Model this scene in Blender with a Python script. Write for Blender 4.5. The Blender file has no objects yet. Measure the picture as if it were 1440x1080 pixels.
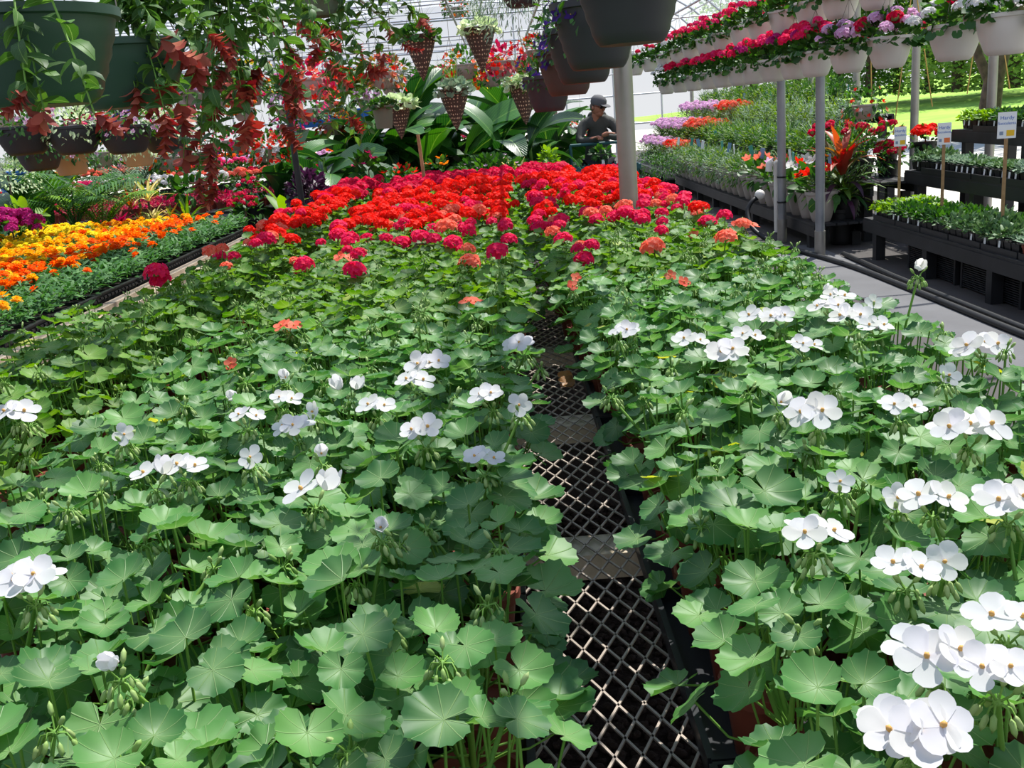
import bpy, math, random
import numpy as np
from mathutils import Matrix, Vector, Quaternion
random.seed(7); rng = np.random.default_rng(11)
scene = bpy.context.scene
COL = scene.collection
PI = math.pi
# ------------------------------------------------------------------ camera, world, sun, exposure
F = 1400.0                     # focal length in pixels of the 1440 px wide photograph
PITCH, ROLL, YAW = math.radians(15.2), math.radians(4.7), math.radians(0.4)
CAM = np.array([0.0, 0.0, 1.55])
fw = np.array([-math.sin(YAW)*math.cos(PITCH), math.cos(YAW)*math.cos(PITCH), -math.sin(PITCH)])
ri = np.array([math.cos(YAW), math.sin(YAW), 0.0]); up = np.cross(ri, fw)
IX = ri*math.cos(ROLL) - up*math.sin(ROLL)
IY = -(up*math.cos(ROLL) + ri*math.sin(ROLL))
def proj(P):
    v = np.asarray(P, float) - CAM; z = v @ fw
    return 720 + F*(v @ IX)/z, 540 + F*(v @ IY)/z, z
def ray(x, y): return fw + IX*(x-720)/F + IY*(y-540)/F
def atz(x, y, z):
    d = ray(x, y); return CAM + d*((z-CAM[2])/d[2])
def aty(x, y, Y):
    d = ray(x, y); return CAM + d*(Y/d[1])
cd = bpy.data.cameras.new('camera'); cam = bpy.data.objects.new('camera', cd); COL.objects.link(cam)
cd.sensor_width = 36; cd.lens = 36*F/1440; cd.clip_start = 0.05; cd.clip_end = 400
cam.matrix_world = Matrix(((IX[0], -IY[0], -fw[0], CAM[0]), (IX[1], -IY[1], -fw[1], CAM[1]), (IX[2], -IY[2], -fw[2], CAM[2]), (0, 0, 0, 1)))
scene.camera = cam
scene.view_settings.view_transform = 'Standard'; scene.view_settings.look = 'None'
scene.view_settings.gamma = 1.0; scene.view_settings.use_curve_mapping = False
scene.view_settings.exposure = 0.0
w = bpy.data.worlds.new('sky'); scene.world = w; w.use_nodes = True
nt = w.node_tree; nt.nodes.clear()
wo = nt.nodes.new('ShaderNodeOutputWorld'); bg = nt.nodes.new('ShaderNodeBackground')
tc = nt.nodes.new('ShaderNodeTexCoord'); sx = nt.nodes.new('ShaderNodeSeparateXYZ'); cr = nt.nodes.new('ShaderNodeValToRGB')
nt.links.new(tc.outputs['Generated'], sx.inputs[0]); nt.links.new(sx.outputs['Z'], cr.inputs[0])
cr.color_ramp.elements[0].position = 0.0; cr.color_ramp.elements[0].color = (0.95, 0.97, 1.0, 1)
cr.color_ramp.elements[1].position = 0.75; cr.color_ramp.elements[1].color = (0.20, 0.38, 0.78, 1)
nt.links.new(cr.outputs[0], bg.inputs[0]); nt.links.new(bg.outputs[0], wo.inputs[0])
bg.inputs[1].default_value = 0.85
sd = bpy.data.lights.new('sun', 'SUN'); sun = bpy.data.objects.new('sun', sd); COL.objects.link(sun)
sd.energy = 9.0; sd.angle = math.radians(0.6); sd.color = (1.0, 0.96, 0.88)
SUNAZ, SUNEL = math.radians(38), math.radians(62)     # azimuth measured from forward (+Y) towards the right (+X)
sdir = Vector((math.sin(SUNAZ)*math.cos(SUNEL), math.cos(SUNAZ)*math.cos(SUNEL), math.sin(SUNEL)))
sun.rotation_mode = 'QUATERNION'; sun.rotation_quaternion = sdir.to_track_quat('Z', 'Y'); sun.location = (0, 0, 8)

# ------------------------------------------------------------------ materials
def lin(c):
    if isinstance(c, str):
        c = [int(c[i:i+2], 16)/255 for i in (0, 2, 4)]
    return tuple((x/12.92 if x <= 0.04045 else ((x+0.055)/1.055)**2.4) for x in c) + (1.0,)
M = {}
def newmat(name):
    m = bpy.data.materials.new(name); m.use_nodes = True; n = m.node_tree; n.nodes.clear(); M[name] = m
    return m, n, n.nodes.new('ShaderNodeOutputMaterial')
def nd(n, t, **kw):
    x = n.nodes.new(t)
    for k, v in kw.items(): setattr(x, k, v)
    return x
def rnd_socket(n):
    g = nd(n, 'ShaderNodeNewGeometry'); o = nd(n, 'ShaderNodeObjectInfo')
    a = nd(n, 'ShaderNodeMath', operation='ADD'); f = nd(n, 'ShaderNodeMath', operation='FRACT')
    n.links.new(g.outputs['Random Per Island'], a.inputs[0]); n.links.new(o.outputs['Random'], a.inputs[1]); n.links.new(a.outputs[0], f.inputs[0])
    return f.outputs[0]
def leafmat(name, cols, trans=0.3, rough=0.5, veins=0, tint=None, spec=0.35, noise=0.0):
    """thin leaf or petal: colour varies from one to the next; diffuse, gloss and translucency"""
    m, n, out = newmat(name)
    r = rnd_socket(n); cr = nd(n, 'ShaderNodeValToRGB'); n.links.new(r, cr.inputs[0])
    el = cr.color_ramp.elements
    while len(el) < len(cols): el.new(0.5)
    for i, c in enumerate(cols): el[i].position = i/max(1, len(cols)-1); el[i].color = lin(c)
    col = cr.outputs[0]; bump = None
    if veins:
        uv = nd(n, 'ShaderNodeUVMap'); uv.uv_map = 'UVMap'; sp = nd(n, 'ShaderNodeSeparateXYZ'); n.links.new(uv.outputs[0], sp.inputs[0])
        def mt(op, a, b=None, c=None):
            x = nd(n, 'ShaderNodeMath', operation=op)
            for i, v in enumerate((a, b, c)):
                if v is None: continue
                if isinstance(v, (int, float)): x.inputs[i].default_value = v
                else: n.links.new(v, x.inputs[i])
            return x.outputs[0]
        u = mt('SUBTRACT', sp.outputs[0], 0.5); v = mt('SUBTRACT', sp.outputs[1], 0.5)
        if veins == 1:     # palmate
            th = mt('ARCTAN2', v, u); s = mt('ABSOLUTE', mt('SINE', mt('MULTIPLY', th, 4.5))); rr = mt('SQRT', mt('ADD', mt('MULTIPLY', u, u), mt('MULTIPLY', v, v)))
            wd = mt('DIVIDE', 0.018, mt('ADD', rr, 0.02)); line = mt('SUBTRACT', 1.0, mt('MINIMUM', mt('DIVIDE', s, mt('MULTIPLY', wd, 2.2)), 1.0))
            zone = mt('MULTIPLY', mt('SUBTRACT', 1.0, mt('MINIMUM', mt('MULTIPLY', rr, 2.6), 1.0)), 0.35)
        else:              # pinnate, u along the leaf
            s = mt('ABSOLUTE', mt('SINE', mt('ADD', mt('MULTIPLY', u, 42.0), mt('MULTIPLY', mt('ABSOLUTE', v), -38.0))))
            mid = mt('SUBTRACT', 1.0, mt('MINIMUM', mt('MULTIPLY', mt('ABSOLUTE', v), 28.0), 1.0))
            line = mt('MAXIMUM', mid, mt('MULTIPLY', mt('SUBTRACT', 1.0, mt('MINIMUM', mt('MULTIPLY', s, 3.0), 1.0)), 0.5)); zone = mt('MULTIPLY', u, 0.0)
        mx = nd(n, 'ShaderNodeMix', data_type='RGBA'); mx.blend_type = 'MIX'
        n.links.new(mt('ADD', mt('MULTIPLY', line, 0.62), zone), mx.inputs[0]); n.links.new(col, mx.inputs[6]); mx.inputs[7].default_value = lin(tint or '9CB878'); col = mx.outputs[2]
        b = nd(n, 'ShaderNodeBump'); b.inputs['Strength'].default_value = 0.5; b.inputs['Distance'].default_value = 0.004
        n.links.new(mt('SUBTRACT', 1.0, line), b.inputs['Height']); bump = b.outputs[0]
    if noise:
        tx = nd(n, 'ShaderNodeTexNoise'); tx.inputs['Scale'].default_value = noise; g2 = nd(n, 'ShaderNodeTexCoord'); n.links.new(g2.outputs['Object'], tx.inputs[0])
        hs = nd(n, 'ShaderNodeHueSaturation'); n.links.new(col, hs.inputs['Color'])
        mr = nd(n, 'ShaderNodeMapRange'); mr.inputs[3].default_value = 0.75; mr.inputs[4].default_value = 1.25; n.links.new(tx.outputs[0], mr.inputs[0]); n.links.new(mr.outputs[0], hs.inputs['Value']); col = hs.outputs[0]
    p = nd(n, 'ShaderNodeBsdfPrincipled'); n.links.new(col, p.inputs['Base Color']); p.inputs['Roughness'].default_value = rough
    p.inputs['Specular IOR Level'].default_value = spec
    if bump: n.links.new(bump, p.inputs['Normal'])
    t = nd(n, 'ShaderNodeBsdfTranslucent'); hs = nd(n, 'ShaderNodeHueSaturation'); hs.inputs['Hue'].default_value = 0.485 if trans < 0.45 else 0.5; hs.inputs['Value'].default_value = 1.7 if trans < 0.45 else 1.0
    hs.inputs['Saturation'].default_value = 1.15 if trans < 0.45 else 1.0
    n.links.new(col, hs.inputs['Color']); n.links.new(hs.outputs[0], t.inputs[0])
    mix = nd(n, 'ShaderNodeMixShader'); mix.inputs[0].default_value = trans
    n.links.new(p.outputs[0], mix.inputs[1]); n.links.new(t.outputs[0], mix.inputs[2]); n.links.new(mix.outputs[0], out.inputs[0])
    return m
def solid(name, c, rough=0.6, metal=0.0, noise=None, nscale=8.0, bump=0.0, bscale=40.0, spec=0.4, vary=0.0):
    m, n, out = newmat(name); p = nd(n, 'ShaderNodeBsdfPrincipled'); n.links.new(p.outputs[0], out.inputs[0])
    p.inputs['Base Color'].default_value = lin(c); p.inputs['Roughness'].default_value = rough; p.inputs['Metallic'].default_value = metal; p.inputs['Specular IOR Level'].default_value = spec
    tcn = nd(n, 'ShaderNodeTexCoord'); col = None
    if noise:
        tx = nd(n, 'ShaderNodeTexNoise'); tx.inputs['Scale'].default_value = nscale; tx.inputs['Detail'].default_value = 5; n.links.new(tcn.outputs['Object'], tx.inputs[0])
        cr = nd(n, 'ShaderNodeValToRGB'); cr.color_ramp.elements[0].position = 0.35; cr.color_ramp.elements[1].position = 0.68
        cr.color_ramp.elements[0].color = lin(c); cr.color_ramp.elements[1].color = lin(noise); n.links.new(tx.outputs[0], cr.inputs[0]); col = cr.outputs[0]
    if vary:
        hs = nd(n, 'ShaderNodeHueSaturation'); mr = nd(n, 'ShaderNodeMapRange'); mr.inputs[3].default_value = 1-vary; mr.inputs[4].default_value = 1+vary
        n.links.new(rnd_socket(n), mr.inputs[0]); n.links.new(mr.outputs[0], hs.inputs['Value'])
        if col: n.links.new(col, hs.inputs['Color'])
        else: hs.inputs['Color'].default_value = lin(c)
        col = hs.outputs[0]
    if col: n.links.new(col, p.inputs['Base Color'])
    if bump:
        t2 = nd(n, 'ShaderNodeTexNoise'); t2.inputs['Scale'].default_value = bscale; n.links.new(tcn.outputs['Object'], t2.inputs[0])
        b = nd(n, 'ShaderNodeBump'); b.inputs['Strength'].default_value = bump; b.inputs['Distance'].default_value = 0.01; n.links.new(t2.outputs[0], b.inputs['Height']); n.links.new(b.outputs[0], p.inputs['Normal'])
    return m
leafmat('geranium_leaf', ['2C5C2C', '386B33', '467A3A', '5A8C44'], 0.30, 0.48, 1, 'A0BE80')
leafmat('zonal_leaf', ['26501C', '386A22', '4C7C28', '648E32'], 0.32, 0.55, 1, 'A0B86C')
leafmat('far_leaf', ['2A5622', '3C6E28', '528430', '6C983E'], 0.32, 0.6)
leafmat('stem_green', ['5E8A34', '79A344'], 0.12, 0.6)
leafmat('bud_green', ['74984A', 'A0B474', '88A858'], 0.15, 0.6)
leafmat('white_petal', ['E0DEE2', 'E6E5E6', 'E2E0DA'], 0.46, 0.6, spec=0.2)
leafmat('pink_petal', ['F0184E', 'E21460', 'F42C66', 'EE2048'], 0.46, 0.6, spec=0.15)
leafmat('red_petal', ['F21408', 'FA2410', 'E81010', 'FF3414'], 0.46, 0.6, spec=0.15)
leafmat('crimson_petal', ['C80C3C', 'DC1048', 'E81C50', 'B80A38'], 0.46, 0.6, spec=0.15)
leafmat('coral_petal', ['F4604A', 'FA7A60', 'F89078'], 0.46, 0.6, spec=0.15)
leafmat('hot_pink_petal', ['F01C6C', 'E8287C', 'F84888', 'F02060'], 0.46, 0.6, spec=0.15)
leafmat('magenta_petal', ['C01878', 'D03090', 'A81060'], 0.46, 0.6, spec=0.15)
leafmat('lilac_petal', ['E6B4DC', 'F0C8E8', 'DC9CD0', 'F4D8EC'], 0.46, 0.6, spec=0.15)
leafmat('purple_petal', ['4A2C86', '5C3A9C', '3A2068'], 0.46, 0.6, spec=0.15)
leafmat('orange_petal', ['FF6A08', 'FF8410', 'FA5406', 'FFA020'], 0.46, 0.65, spec=0.15)
leafmat('gold_petal', ['FFB80C', 'FFC81C', 'FFA808', 'FFD834'], 0.46, 0.65, spec=0.15)
leafmat('yellow_petal', ['FFE228', 'F8EC40', 'FFD818'], 0.46, 0.65, spec=0.15)
leafmat('shrimp_bract', ['7A3029', '96443A', 'AC5848', '6A2822', 'BC7058'], 0.2, 0.6, spec=0.25)
leafmat('shrimp_leaf', ['2C5020', '3C662A', '547E36', '22421C'], 0.3, 0.5, 2, '92B068')
leafmat('marigold_leaf', ['2E5A28', '3E6E34', '5A8848'], 0.25, 0.65)
leafmat('banana_leaf', ['12321A', '1A421E', '245222', '3E7428'], 0.25, 0.35, 2, '7EA84C', spec=0.5)
leafmat('bush_leaf', ['244A1C', '325E24', '4A7830'], 0.3, 0.5)
leafmat('lime_leaf', ['648E30', '82A83E', '4E7A2A'], 0.35, 0.5)
leafmat('dark_purple_leaf', ['3A1C34', '4E2844', '2C1428'], 0.2, 0.5)
leafmat('grey_green_leaf', ['6E8A70', '88A084', '566E58', '9CB094'], 0.2, 0.6)
leafmat('succulent_leaf', ['47693C', '5E824C', '3A5A36', '7C9668'], 0.15, 0.5)
leafmat('grass_blade', ['4A7028', '6A8E34', '3A5C22', '8AA440'], 0.3, 0.55)
leafmat('croton_leaf', ['7A3A28', 'A84A38', '4E5A28', '6E7A30', 'C06048', 'B8A050'], 0.3, 0.45)
leafmat('red_leaf', ['A02434', 'C03040', '7E1C2C', 'D04858'], 0.3, 0.55)
leafmat('cream_leaf', ['E8D078', 'F0E0A0', '8A9A40', 'D0B050'], 0.3, 0.5)
leafmat('tree_leaf', ['3E6628', '567E34', '2E5220', '6E9440'], 0.3, 0.6)
leafmat('pale_tree_leaf', ['7A9A4C', '94B060', '5E8440'], 0.35, 0.6)
leafmat('yellowing_leaf', ['8CA83A', 'A2A844'], 0.4, 0.5, 1, 'D8E080')
leafmat('pale_leaf', ['A8C090', 'C8D4B0', '88A870'], 0.35, 0.5)
solid('black_plastic', '17181B', 0.45, vary=0.2); solid('tray_plastic', '202226', 0.4)
solid('brick_pot', '7A3A28', 0.6, noise='6A3022'); solid('soil', '2A1E16', 0.95, bump=0.8, bscale=120)
solid('green_pot', '2E4A3C', 0.45, bump=0.05); solid('charcoal_pot', '35343A', 0.55); solid('brown_pot', '4A3A38', 0.55)
solid('grey_pot', 'A89E96', 0.55); solid('white_pot', 'CFC8C0', 0.5); solid('tan_pot', 'B0906E', 0.6); solid('sage_pot', '66705E', 0.6)
solid('galvanised', 'A8A49E', 0.42, 0.55, noise='8C8880', nscale=3); solid('grey_pipe', '8C8E92', 0.45, 0.4, noise='A4A4A6', nscale=4)
solid('mesh_steel', 'A89C90', 0.5, 0.35, noise='8E8278', nscale=20); solid('white_pvc', 'DCD8D0', 0.4)
solid('weathered_wood', 'AFA08C', 0.8, noise='8E806C', nscale=6, bump=0.3, bscale=30); solid('stake_wood', 'B08C62', 0.75, noise='96744E', nscale=20)
solid('cream_concrete', 'BDAF98', 0.85, noise='A09480', nscale=14, bump=0.3)
solid('bench_black', '1C1D20', 0.5, noise='2A2B2E', nscale=5); solid('rubber', '101113', 0.5)
solid('paper', 'F2F2F0', 0.7); solid('print_blue', '2E6CC0', 0.7); solid('print_grey', '8A98B0', 0.7); solid('print_yellow', 'F0C030', 0.7); solid('print_orange', 'EE7A40', 0.7)
solid('tag_white', 'E8ECEC', 0.5); solid('tag_blue', '7E9EC0', 0.5); solid('tag_teal', '50A090', 0.5)
solid('wire', '7A7468', 0.4, 0.6); solid('twine', 'C8A458', 0.8)
solid('roof_pipe', 'B8BCC2', 0.4, 0.5); solid('blue_plastic', '2468B8', 0.5); solid('teal_plastic', '2A5A5C', 0.5)
solid('skin', 'A87058', 0.6); solid('jacket', '4A4A46', 0.85, bump=0.3, bscale=60); solid('trousers', '202228', 0.85); solid('cap_cloth', '5A5A5C', 0.85); solid('dark_glass', '0A0A0C', 0.15); solid('hair', '5A5048', 0.8)
solid('bark', '5E4E40', 0.9, noise='3E342A', nscale=6, bump=0.6, bscale=12)
solid('woven_brown', '5A4232', 0.8); solid('woven_light', 'D8C8A8', 0.8)
solid('concrete_floor', '403C3A', 0.85, noise='4E4A48', nscale=1.3, bump=0.15, bscale=25)
solid('concrete_strip', '5A5A5C', 0.85, noise='666668', nscale=2, bump=0.15, bscale=25)
solid('driveway', 'C8C4BC', 0.9, noise='B4B0A8', nscale=0.5); solid('grass_lawn', '7EA83C', 0.95, noise='96BC48', nscale=0.4, bump=0.5, bscale=3)
solid('earth', '4E4A44', 0.95, noise='3C3834', nscale=1.0)

def filmmat():
    m, n, out = newmat('roof_film'); a = nd(n, 'ShaderNodeBsdfTransparent'); b = nd(n, 'ShaderNodeBsdfTranslucent'); c = nd(n, 'ShaderNodeMixShader')
    a.inputs[0].default_value = (0.97, 0.98, 1, 1); b.inputs[0].default_value = (0.9, 0.93, 0.97, 1); c.inputs[0].default_value = 0.16
    n.links.new(a.outputs[0], c.inputs[1]); n.links.new(b.outputs[0], c.inputs[2]); n.links.new(c.outputs[0], out.inputs[0])
filmmat()
def wovenmat():
    m, n, out = newmat('woven'); p = nd(n, 'ShaderNodeBsdfPrincipled'); p.inputs['Roughness'].default_value = 0.8; n.links.new(p.outputs[0], out.inputs[0])
    uv = nd(n, 'ShaderNodeUVMap'); uv.uv_map = 'UVMap'; mp = nd(n, 'ShaderNodeMapping'); mp.inputs['Scale'].default_value = (1, 1, 1); n.links.new(uv.outputs[0], mp.inputs[0])
    br = nd(n, 'ShaderNodeTexBrick'); br.inputs['Scale'].default_value = 1; br.inputs['Color1'].default_value = lin('5E4434'); br.inputs['Color2'].default_value = lin('4A3428'); br.inputs['Mortar'].default_value = lin('CDBB98')
    br.inputs['Mortar Size'].default_value = 0.0; br.inputs['Brick Width'].default_value = 1/14; br.inputs['Row Height'].default_value = 1/13; n.links.new(mp.outputs[0], br.inputs[0])
    ck = nd(n, 'ShaderNodeTexVoronoi'); ck.inputs['Scale'].default_value = 1; ck.inputs['Randomness'].default_value = 0.25; mp2 = nd(n, 'ShaderNodeMapping'); mp2.inputs['Scale'].default_value = (22, 26, 1); n.links.new(uv.outputs[0], mp2.inputs[0]); n.links.new(mp2.outputs[0], ck.inputs[0])
    cr = nd(n, 'ShaderNodeValToRGB'); cr.color_ramp.elements[0].position = 0.18; cr.color_ramp.elements[0].color = lin('D8C8A8'); cr.color_ramp.elements[1].position = 0.26; cr.color_ramp.elements[1].color = lin('463A32')
    n.links.new(ck.outputs['Distance'], cr.inputs[0]); n.links.new(cr.outputs[0], p.inputs['Base Color'])
wovenmat()

# ------------------------------------------------------------------ mesh kit
def T(x, y, z): m = np.eye(4); m[:3, 3] = (x, y, z); return m
def S(x, y=None, z=None): return np.diag([x, x if y is None else y, x if z is None else z, 1.0])
def RX(a): c, s = math.cos(a), math.sin(a); m = np.eye(4); m[1:3, 1:3] = [[c, -s], [s, c]]; return m
def RY(a): c, s = math.cos(a), math.sin(a); m = np.eye(4); m[0, 0] = c; m[0, 2] = s; m[2, 0] = -s; m[2, 2] = c; return m
def RZ(a): c, s = math.cos(a), math.sin(a); m = np.eye(4); m[:2, :2] = [[c, -s], [s, c]]; return m
def aim(d, roll=0.0):
    """rotation taking +Z to direction d"""
    q = Vector(tuple(d)).to_track_quat('Z', 'Y').to_matrix().to_4x4(); return np.array(q) @ RZ(roll)
class G:
    """collects triangles; a G can be added to another through a matrix"""
    def __init__(s): s.v = []; s.t = []; s.u = []; s.m = []; s.n = 0
    def raw(s, V, Tr, U=None, mi=0):
        V = np.asarray(V, float).reshape(-1, 3); Tr = np.asarray(Tr, int).reshape(-1, 3)
        s.v.append(V); s.t.append(Tr+s.n); s.u.append(np.zeros((len(V), 2)) if U is None else np.asarray(U, float)); s.m.append(np.full(len(Tr), mi, int)); s.n += len(V); return s
    def flat(s):
        if len(s.v) != 1: s.v = [np.concatenate(s.v)]; s.t = [np.concatenate(s.t)]; s.u = [np.concatenate(s.u)]; s.m = [np.concatenate(s.m)]
        return s.v[0], s.t[0], s.u[0], s.m[0]
    def add(s, g, mat=None, mi=None):
        V, Tr, U, MI = g.flat()
        if mat is not None: V = V @ mat[:3, :3].T + mat[:3, 3]
        s.v.append(V); s.t.append(Tr+s.n); s.u.append(U); s.m.append(MI if mi is None else np.full(len(Tr), mi, int)); s.n += len(V); return s
    def mesh(s, name, mats, smooth=True, sharp=None):
        V, Tr, U, MI = s.flat(); me = bpy.data.meshes.new(name)
        me.vertices.add(len(V)); me.vertices.foreach_set('co', V.astype(np.float32).ravel())
        nT = len(Tr); me.loops.add(nT*3); me.loops.foreach_set('vertex_index', Tr.astype(np.int32).ravel())
        me.polygons.add(nT); me.polygons.foreach_set('loop_start', np.arange(0, nT*3, 3, dtype=np.int32))
        me.polygons.foreach_set('material_index', MI.astype(np.int32)); me.polygons.foreach_set('use_smooth', np.full(nT, smooth, bool))
        uvl = me.uv_layers.new(name='UVMap'); uvl.data.foreach_set('uv', U[Tr.ravel()].astype(np.float32).ravel())
        for x in ([mats] if isinstance(mats, str) else mats): me.materials.append(M[x])
        me.update(calc_edges=True)
        if sharp: me.set_sharp_from_angle(angle=math.radians(sharp))
        return me
def tris(quads):
    o = []
    for q in quads:
        for i in range(1, len(q)-1): o.append((q[0], q[i], q[i+1]))
    return o
def grid(P, U=None, closed=False, mi=0):
    """P: (a,b,3) array of points"""
    P = np.asarray(P, float); a, b = P.shape[:2]; i, j = np.meshgrid(np.arange(a-1), np.arange(b if closed else b-1), indexing='ij'); i = i.ravel(); j = j.ravel(); k = (j+1) % b
    A = i*b+j; B = i*b+k; C = (i+1)*b+k; D = (i+1)*b+j
    if U is None:
        uu, vv = np.meshgrid(np.linspace(0, 1, a), np.linspace(0, 1, b), indexing='ij'); U = np.stack([uu, vv], -1)
    return G().raw(P.reshape(-1, 3), np.concatenate([np.stack([A, B, C], 1), np.stack([A, C, D], 1)]), np.asarray(U).reshape(-1, 2), mi)
def box(sx, sy, sz, c=(0, 0, 0), mi=0):
    x, y, z = sx/2, sy/2, sz/2
    V = np.array([(a*x, b*y, d*z) for d in (-1, 1) for b in (-1, 1) for a in (-1, 1)])+np.array(c)
    return G().raw(V, tris([(0, 2, 3, 1), (4, 5, 7, 6), (0, 1, 5, 4), (2, 6, 7, 3), (0, 4, 6, 2), (1, 3, 7, 5)]), None, mi)
def tube(pts, r, n=5, mi=0, cap=True):
    pts = np.asarray(pts, float); L = len(pts); r = np.broadcast_to(r, (L,)) if np.ndim(r) < 2 else r
    tg = np.gradient(pts, axis=0); ref = np.array([0.0, 0, 1.0]) if abs(tg[0][2]) < 0.9*np.linalg.norm(tg[0]) else np.array([1.0, 0, 0])
    rings = []
    for i in range(L):
        t = tg[i]/max(1e-9, np.linalg.norm(tg[i])); a = np.cross(t, ref); na = np.linalg.norm(a)
        a = a/na if na > 1e-6 else np.array([1.0, 0, 0]); b = np.cross(t, a)
        ang = np.arange(n)*2*PI/n; rings.append(pts[i]+r[i]*(np.outer(np.cos(ang), a)+np.outer(np.sin(ang), b))); ref = np.cross(a, t) if False else ref
    g = grid(np.array(rings), closed=True, mi=mi)
    if cap:
        for ring in (rings[0], rings[-1]):
            g.raw(np.vstack([ring, ring.mean(0)]), [(i, (i+1) % n, n) for i in range(n)], None, mi)
    return g
def lathe(prof, n=20, mi=0):
    """prof: list of (radius, z)"""
    ang = np.arange(n+1)*2*PI/n; P = np.array([[(r*math.cos(a), r*math.sin(a), z) for a in ang] for r, z in prof])
    L = np.linspace(0, 1, len(prof)); U = np.array([[(a/(2*PI), l) for a in ang] for l in L])
    g = grid(P, U, mi=mi)
    V, Tr, UU, MI = g.flat()      # weld the seam
    idx = np.arange(len(V)); cols = n+1
    return g
def strip(pts, width, up_=(0, 0, 1), fold=0.0, mi=0, prof=None, cross=3):
    """a leaf or blade along pts; prof(t) gives the half width at t in 0..1"""
    pts = np.asarray(pts, float); L = len(pts); tg = np.gradient(pts, axis=0); P = []; U = []
    for i in range(L):
        t = i/(L-1); tt = tg[i]/max(1e-9, np.linalg.norm(tg[i])); side = np.cross(tt, up_); ns = np.linalg.norm(side); side = side/ns if ns > 1e-6 else np.array([1.0, 0, 0]); nn = np.cross(side, tt)
        wdt = width*(prof(t) if prof else math.sin(PI*min(0.999, t*0.94+0.05))**0.8)
        row = []; ur = []
        for j in range(cross):
            s = j/(cross-1)*2-1; row.append(pts[i]+side*s*wdt+nn*abs(s)*wdt*fold); ur.append((t, 0.5+s*0.5*wdt/max(width, 1e-9)))
        P.append(row); U.append(ur)
    return grid(np.array(P), np.array(U), mi=mi)
def arc(L, droop, n=5, lift=0.0, start=(0, 0, 0)):
    """points of a blade that leaves along +X rising by lift and bending down by droop (radians over its length)"""
    p = np.array(start, float); out = [p.copy()]; a = lift
    for i in range(n-1):
        p = p+np.array([math.cos(a), 0, math.sin(a)])*L/(n-1); a -= droop/(n-1); out.append(p.copy())
    return np.array(out)

# ------------------------------------------------------------------ object kit
def obj(name, me, parent=None, mat=None, kind=None, label=None):
    o = bpy.data.objects.new(name, me); COL.objects.link(o)
    if parent is not None: o.parent = parent
    if mat is not None: o.matrix_basis = Matrix(mat.tolist() if hasattr(mat, 'tolist') else mat)
    if kind: o['kind'] = kind
    if label: o['label'] = label
    return o
def thing(name, label, cat, loc=(0, 0, 0), rz=0.0, group=None, mat=None):
    o = bpy.data.objects.new(name, None); COL.objects.link(o); o.empty_display_size = 0.05
    if mat is not None: o.matrix_basis = Matrix(mat.tolist())
    else: o.location = tuple(float(c) for c in loc); o.rotation_euler = (0, 0, rz)
    o['label'] = label; o['category'] = cat
    if group: o['group'] = group
    return o
def structure(name, me, label=None, mat=None, parent=None): return obj(name, me, parent, mat, None if parent else 'structure', label)
ORD = ['zeroth', 'first', 'second', 'third', 'fourth', 'fifth', 'sixth', 'seventh', 'eighth', 'ninth', 'tenth', 'eleventh', 'twelfth', 'thirteenth', 'fourteenth', 'fifteenth', 'sixteenth', 'seventeenth', 'eighteenth', 'nineteenth', 'twentieth']
def nth(i): return ORD[i] if i < len(ORD) else ('%dth' % i)
def icos(r=1.0, sub=1):
    import bmesh
    bm = bmesh.new(); bmesh.ops.create_icosphere(bm, subdivisions=sub, radius=r); V = [v.co[:] for v in bm.verts]; Tr = [[v.index for v in f.verts] for f in bm.faces]; bm.free(); return G().raw(V, Tr)
ICO = icos(1.0, 1); ICO2 = icos(1.0, 2)
# ================================================================== STRUCTURE: floors, benches, poles, roof
def slab(name, x0, x1, y0, y1, z0, z1, m):
    return structure(name, box(x1-x0, y1-y0, z1-z0, ((x0+x1)/2, (y0+y1)/2, (z0+z1)/2)).mesh(name, m, False))
slab('floor', -9, 5.3, -3, 34, -0.1, 0.0, 'concrete_floor')
# pale expansion strip beside the display stands, and joints as real grooves between floor slabs
slab('trim_1', 2.62, 3.12, 1.0, 10.2, 0.0, 0.006, 'concrete_strip')
gj = G()
for yy in (4.2, 6.6, 8.0, 9.6, 11.4, 13.4): gj.add(box(1.45, 0.014, 0.004, (1.88, yy, 0.003)))
gj.add(box(0.014, 12, 0.004, (2.61, 8, 0.003)))
structure('trim_2', gj.mesh('floor_joints', 'soil', False))
# dark mulch seen through the bench
rngl = np.random.default_rng(3)
g = G(); peb = G().add(icos(1, 1))
for k in range(5200):
    x = rngl.uniform(-0.45, 0.75); y = rngl.uniform(0.4, 3.6); s = rngl.uniform(0.008, 0.016)
    g.add(peb, T(x, y, 0.052+rngl.uniform(0, .008)) @ RZ(rngl.uniform(0, 6)) @ S(s*1.4, s, s*0.7))
mul = obj('bark_mulch', g.mesh('bark_mulch', 'mulch' if 'mulch' in M else 'soil')); mul['kind'] = 'stuff'; mul['label'] = 'dark wood mulch lying under the wire mesh bench'; mul['category'] = 'mulch'
slab('ground_bed', -1.4, 1.05, 0.0, 8.7, 0.0, 0.05, 'soil')

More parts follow.
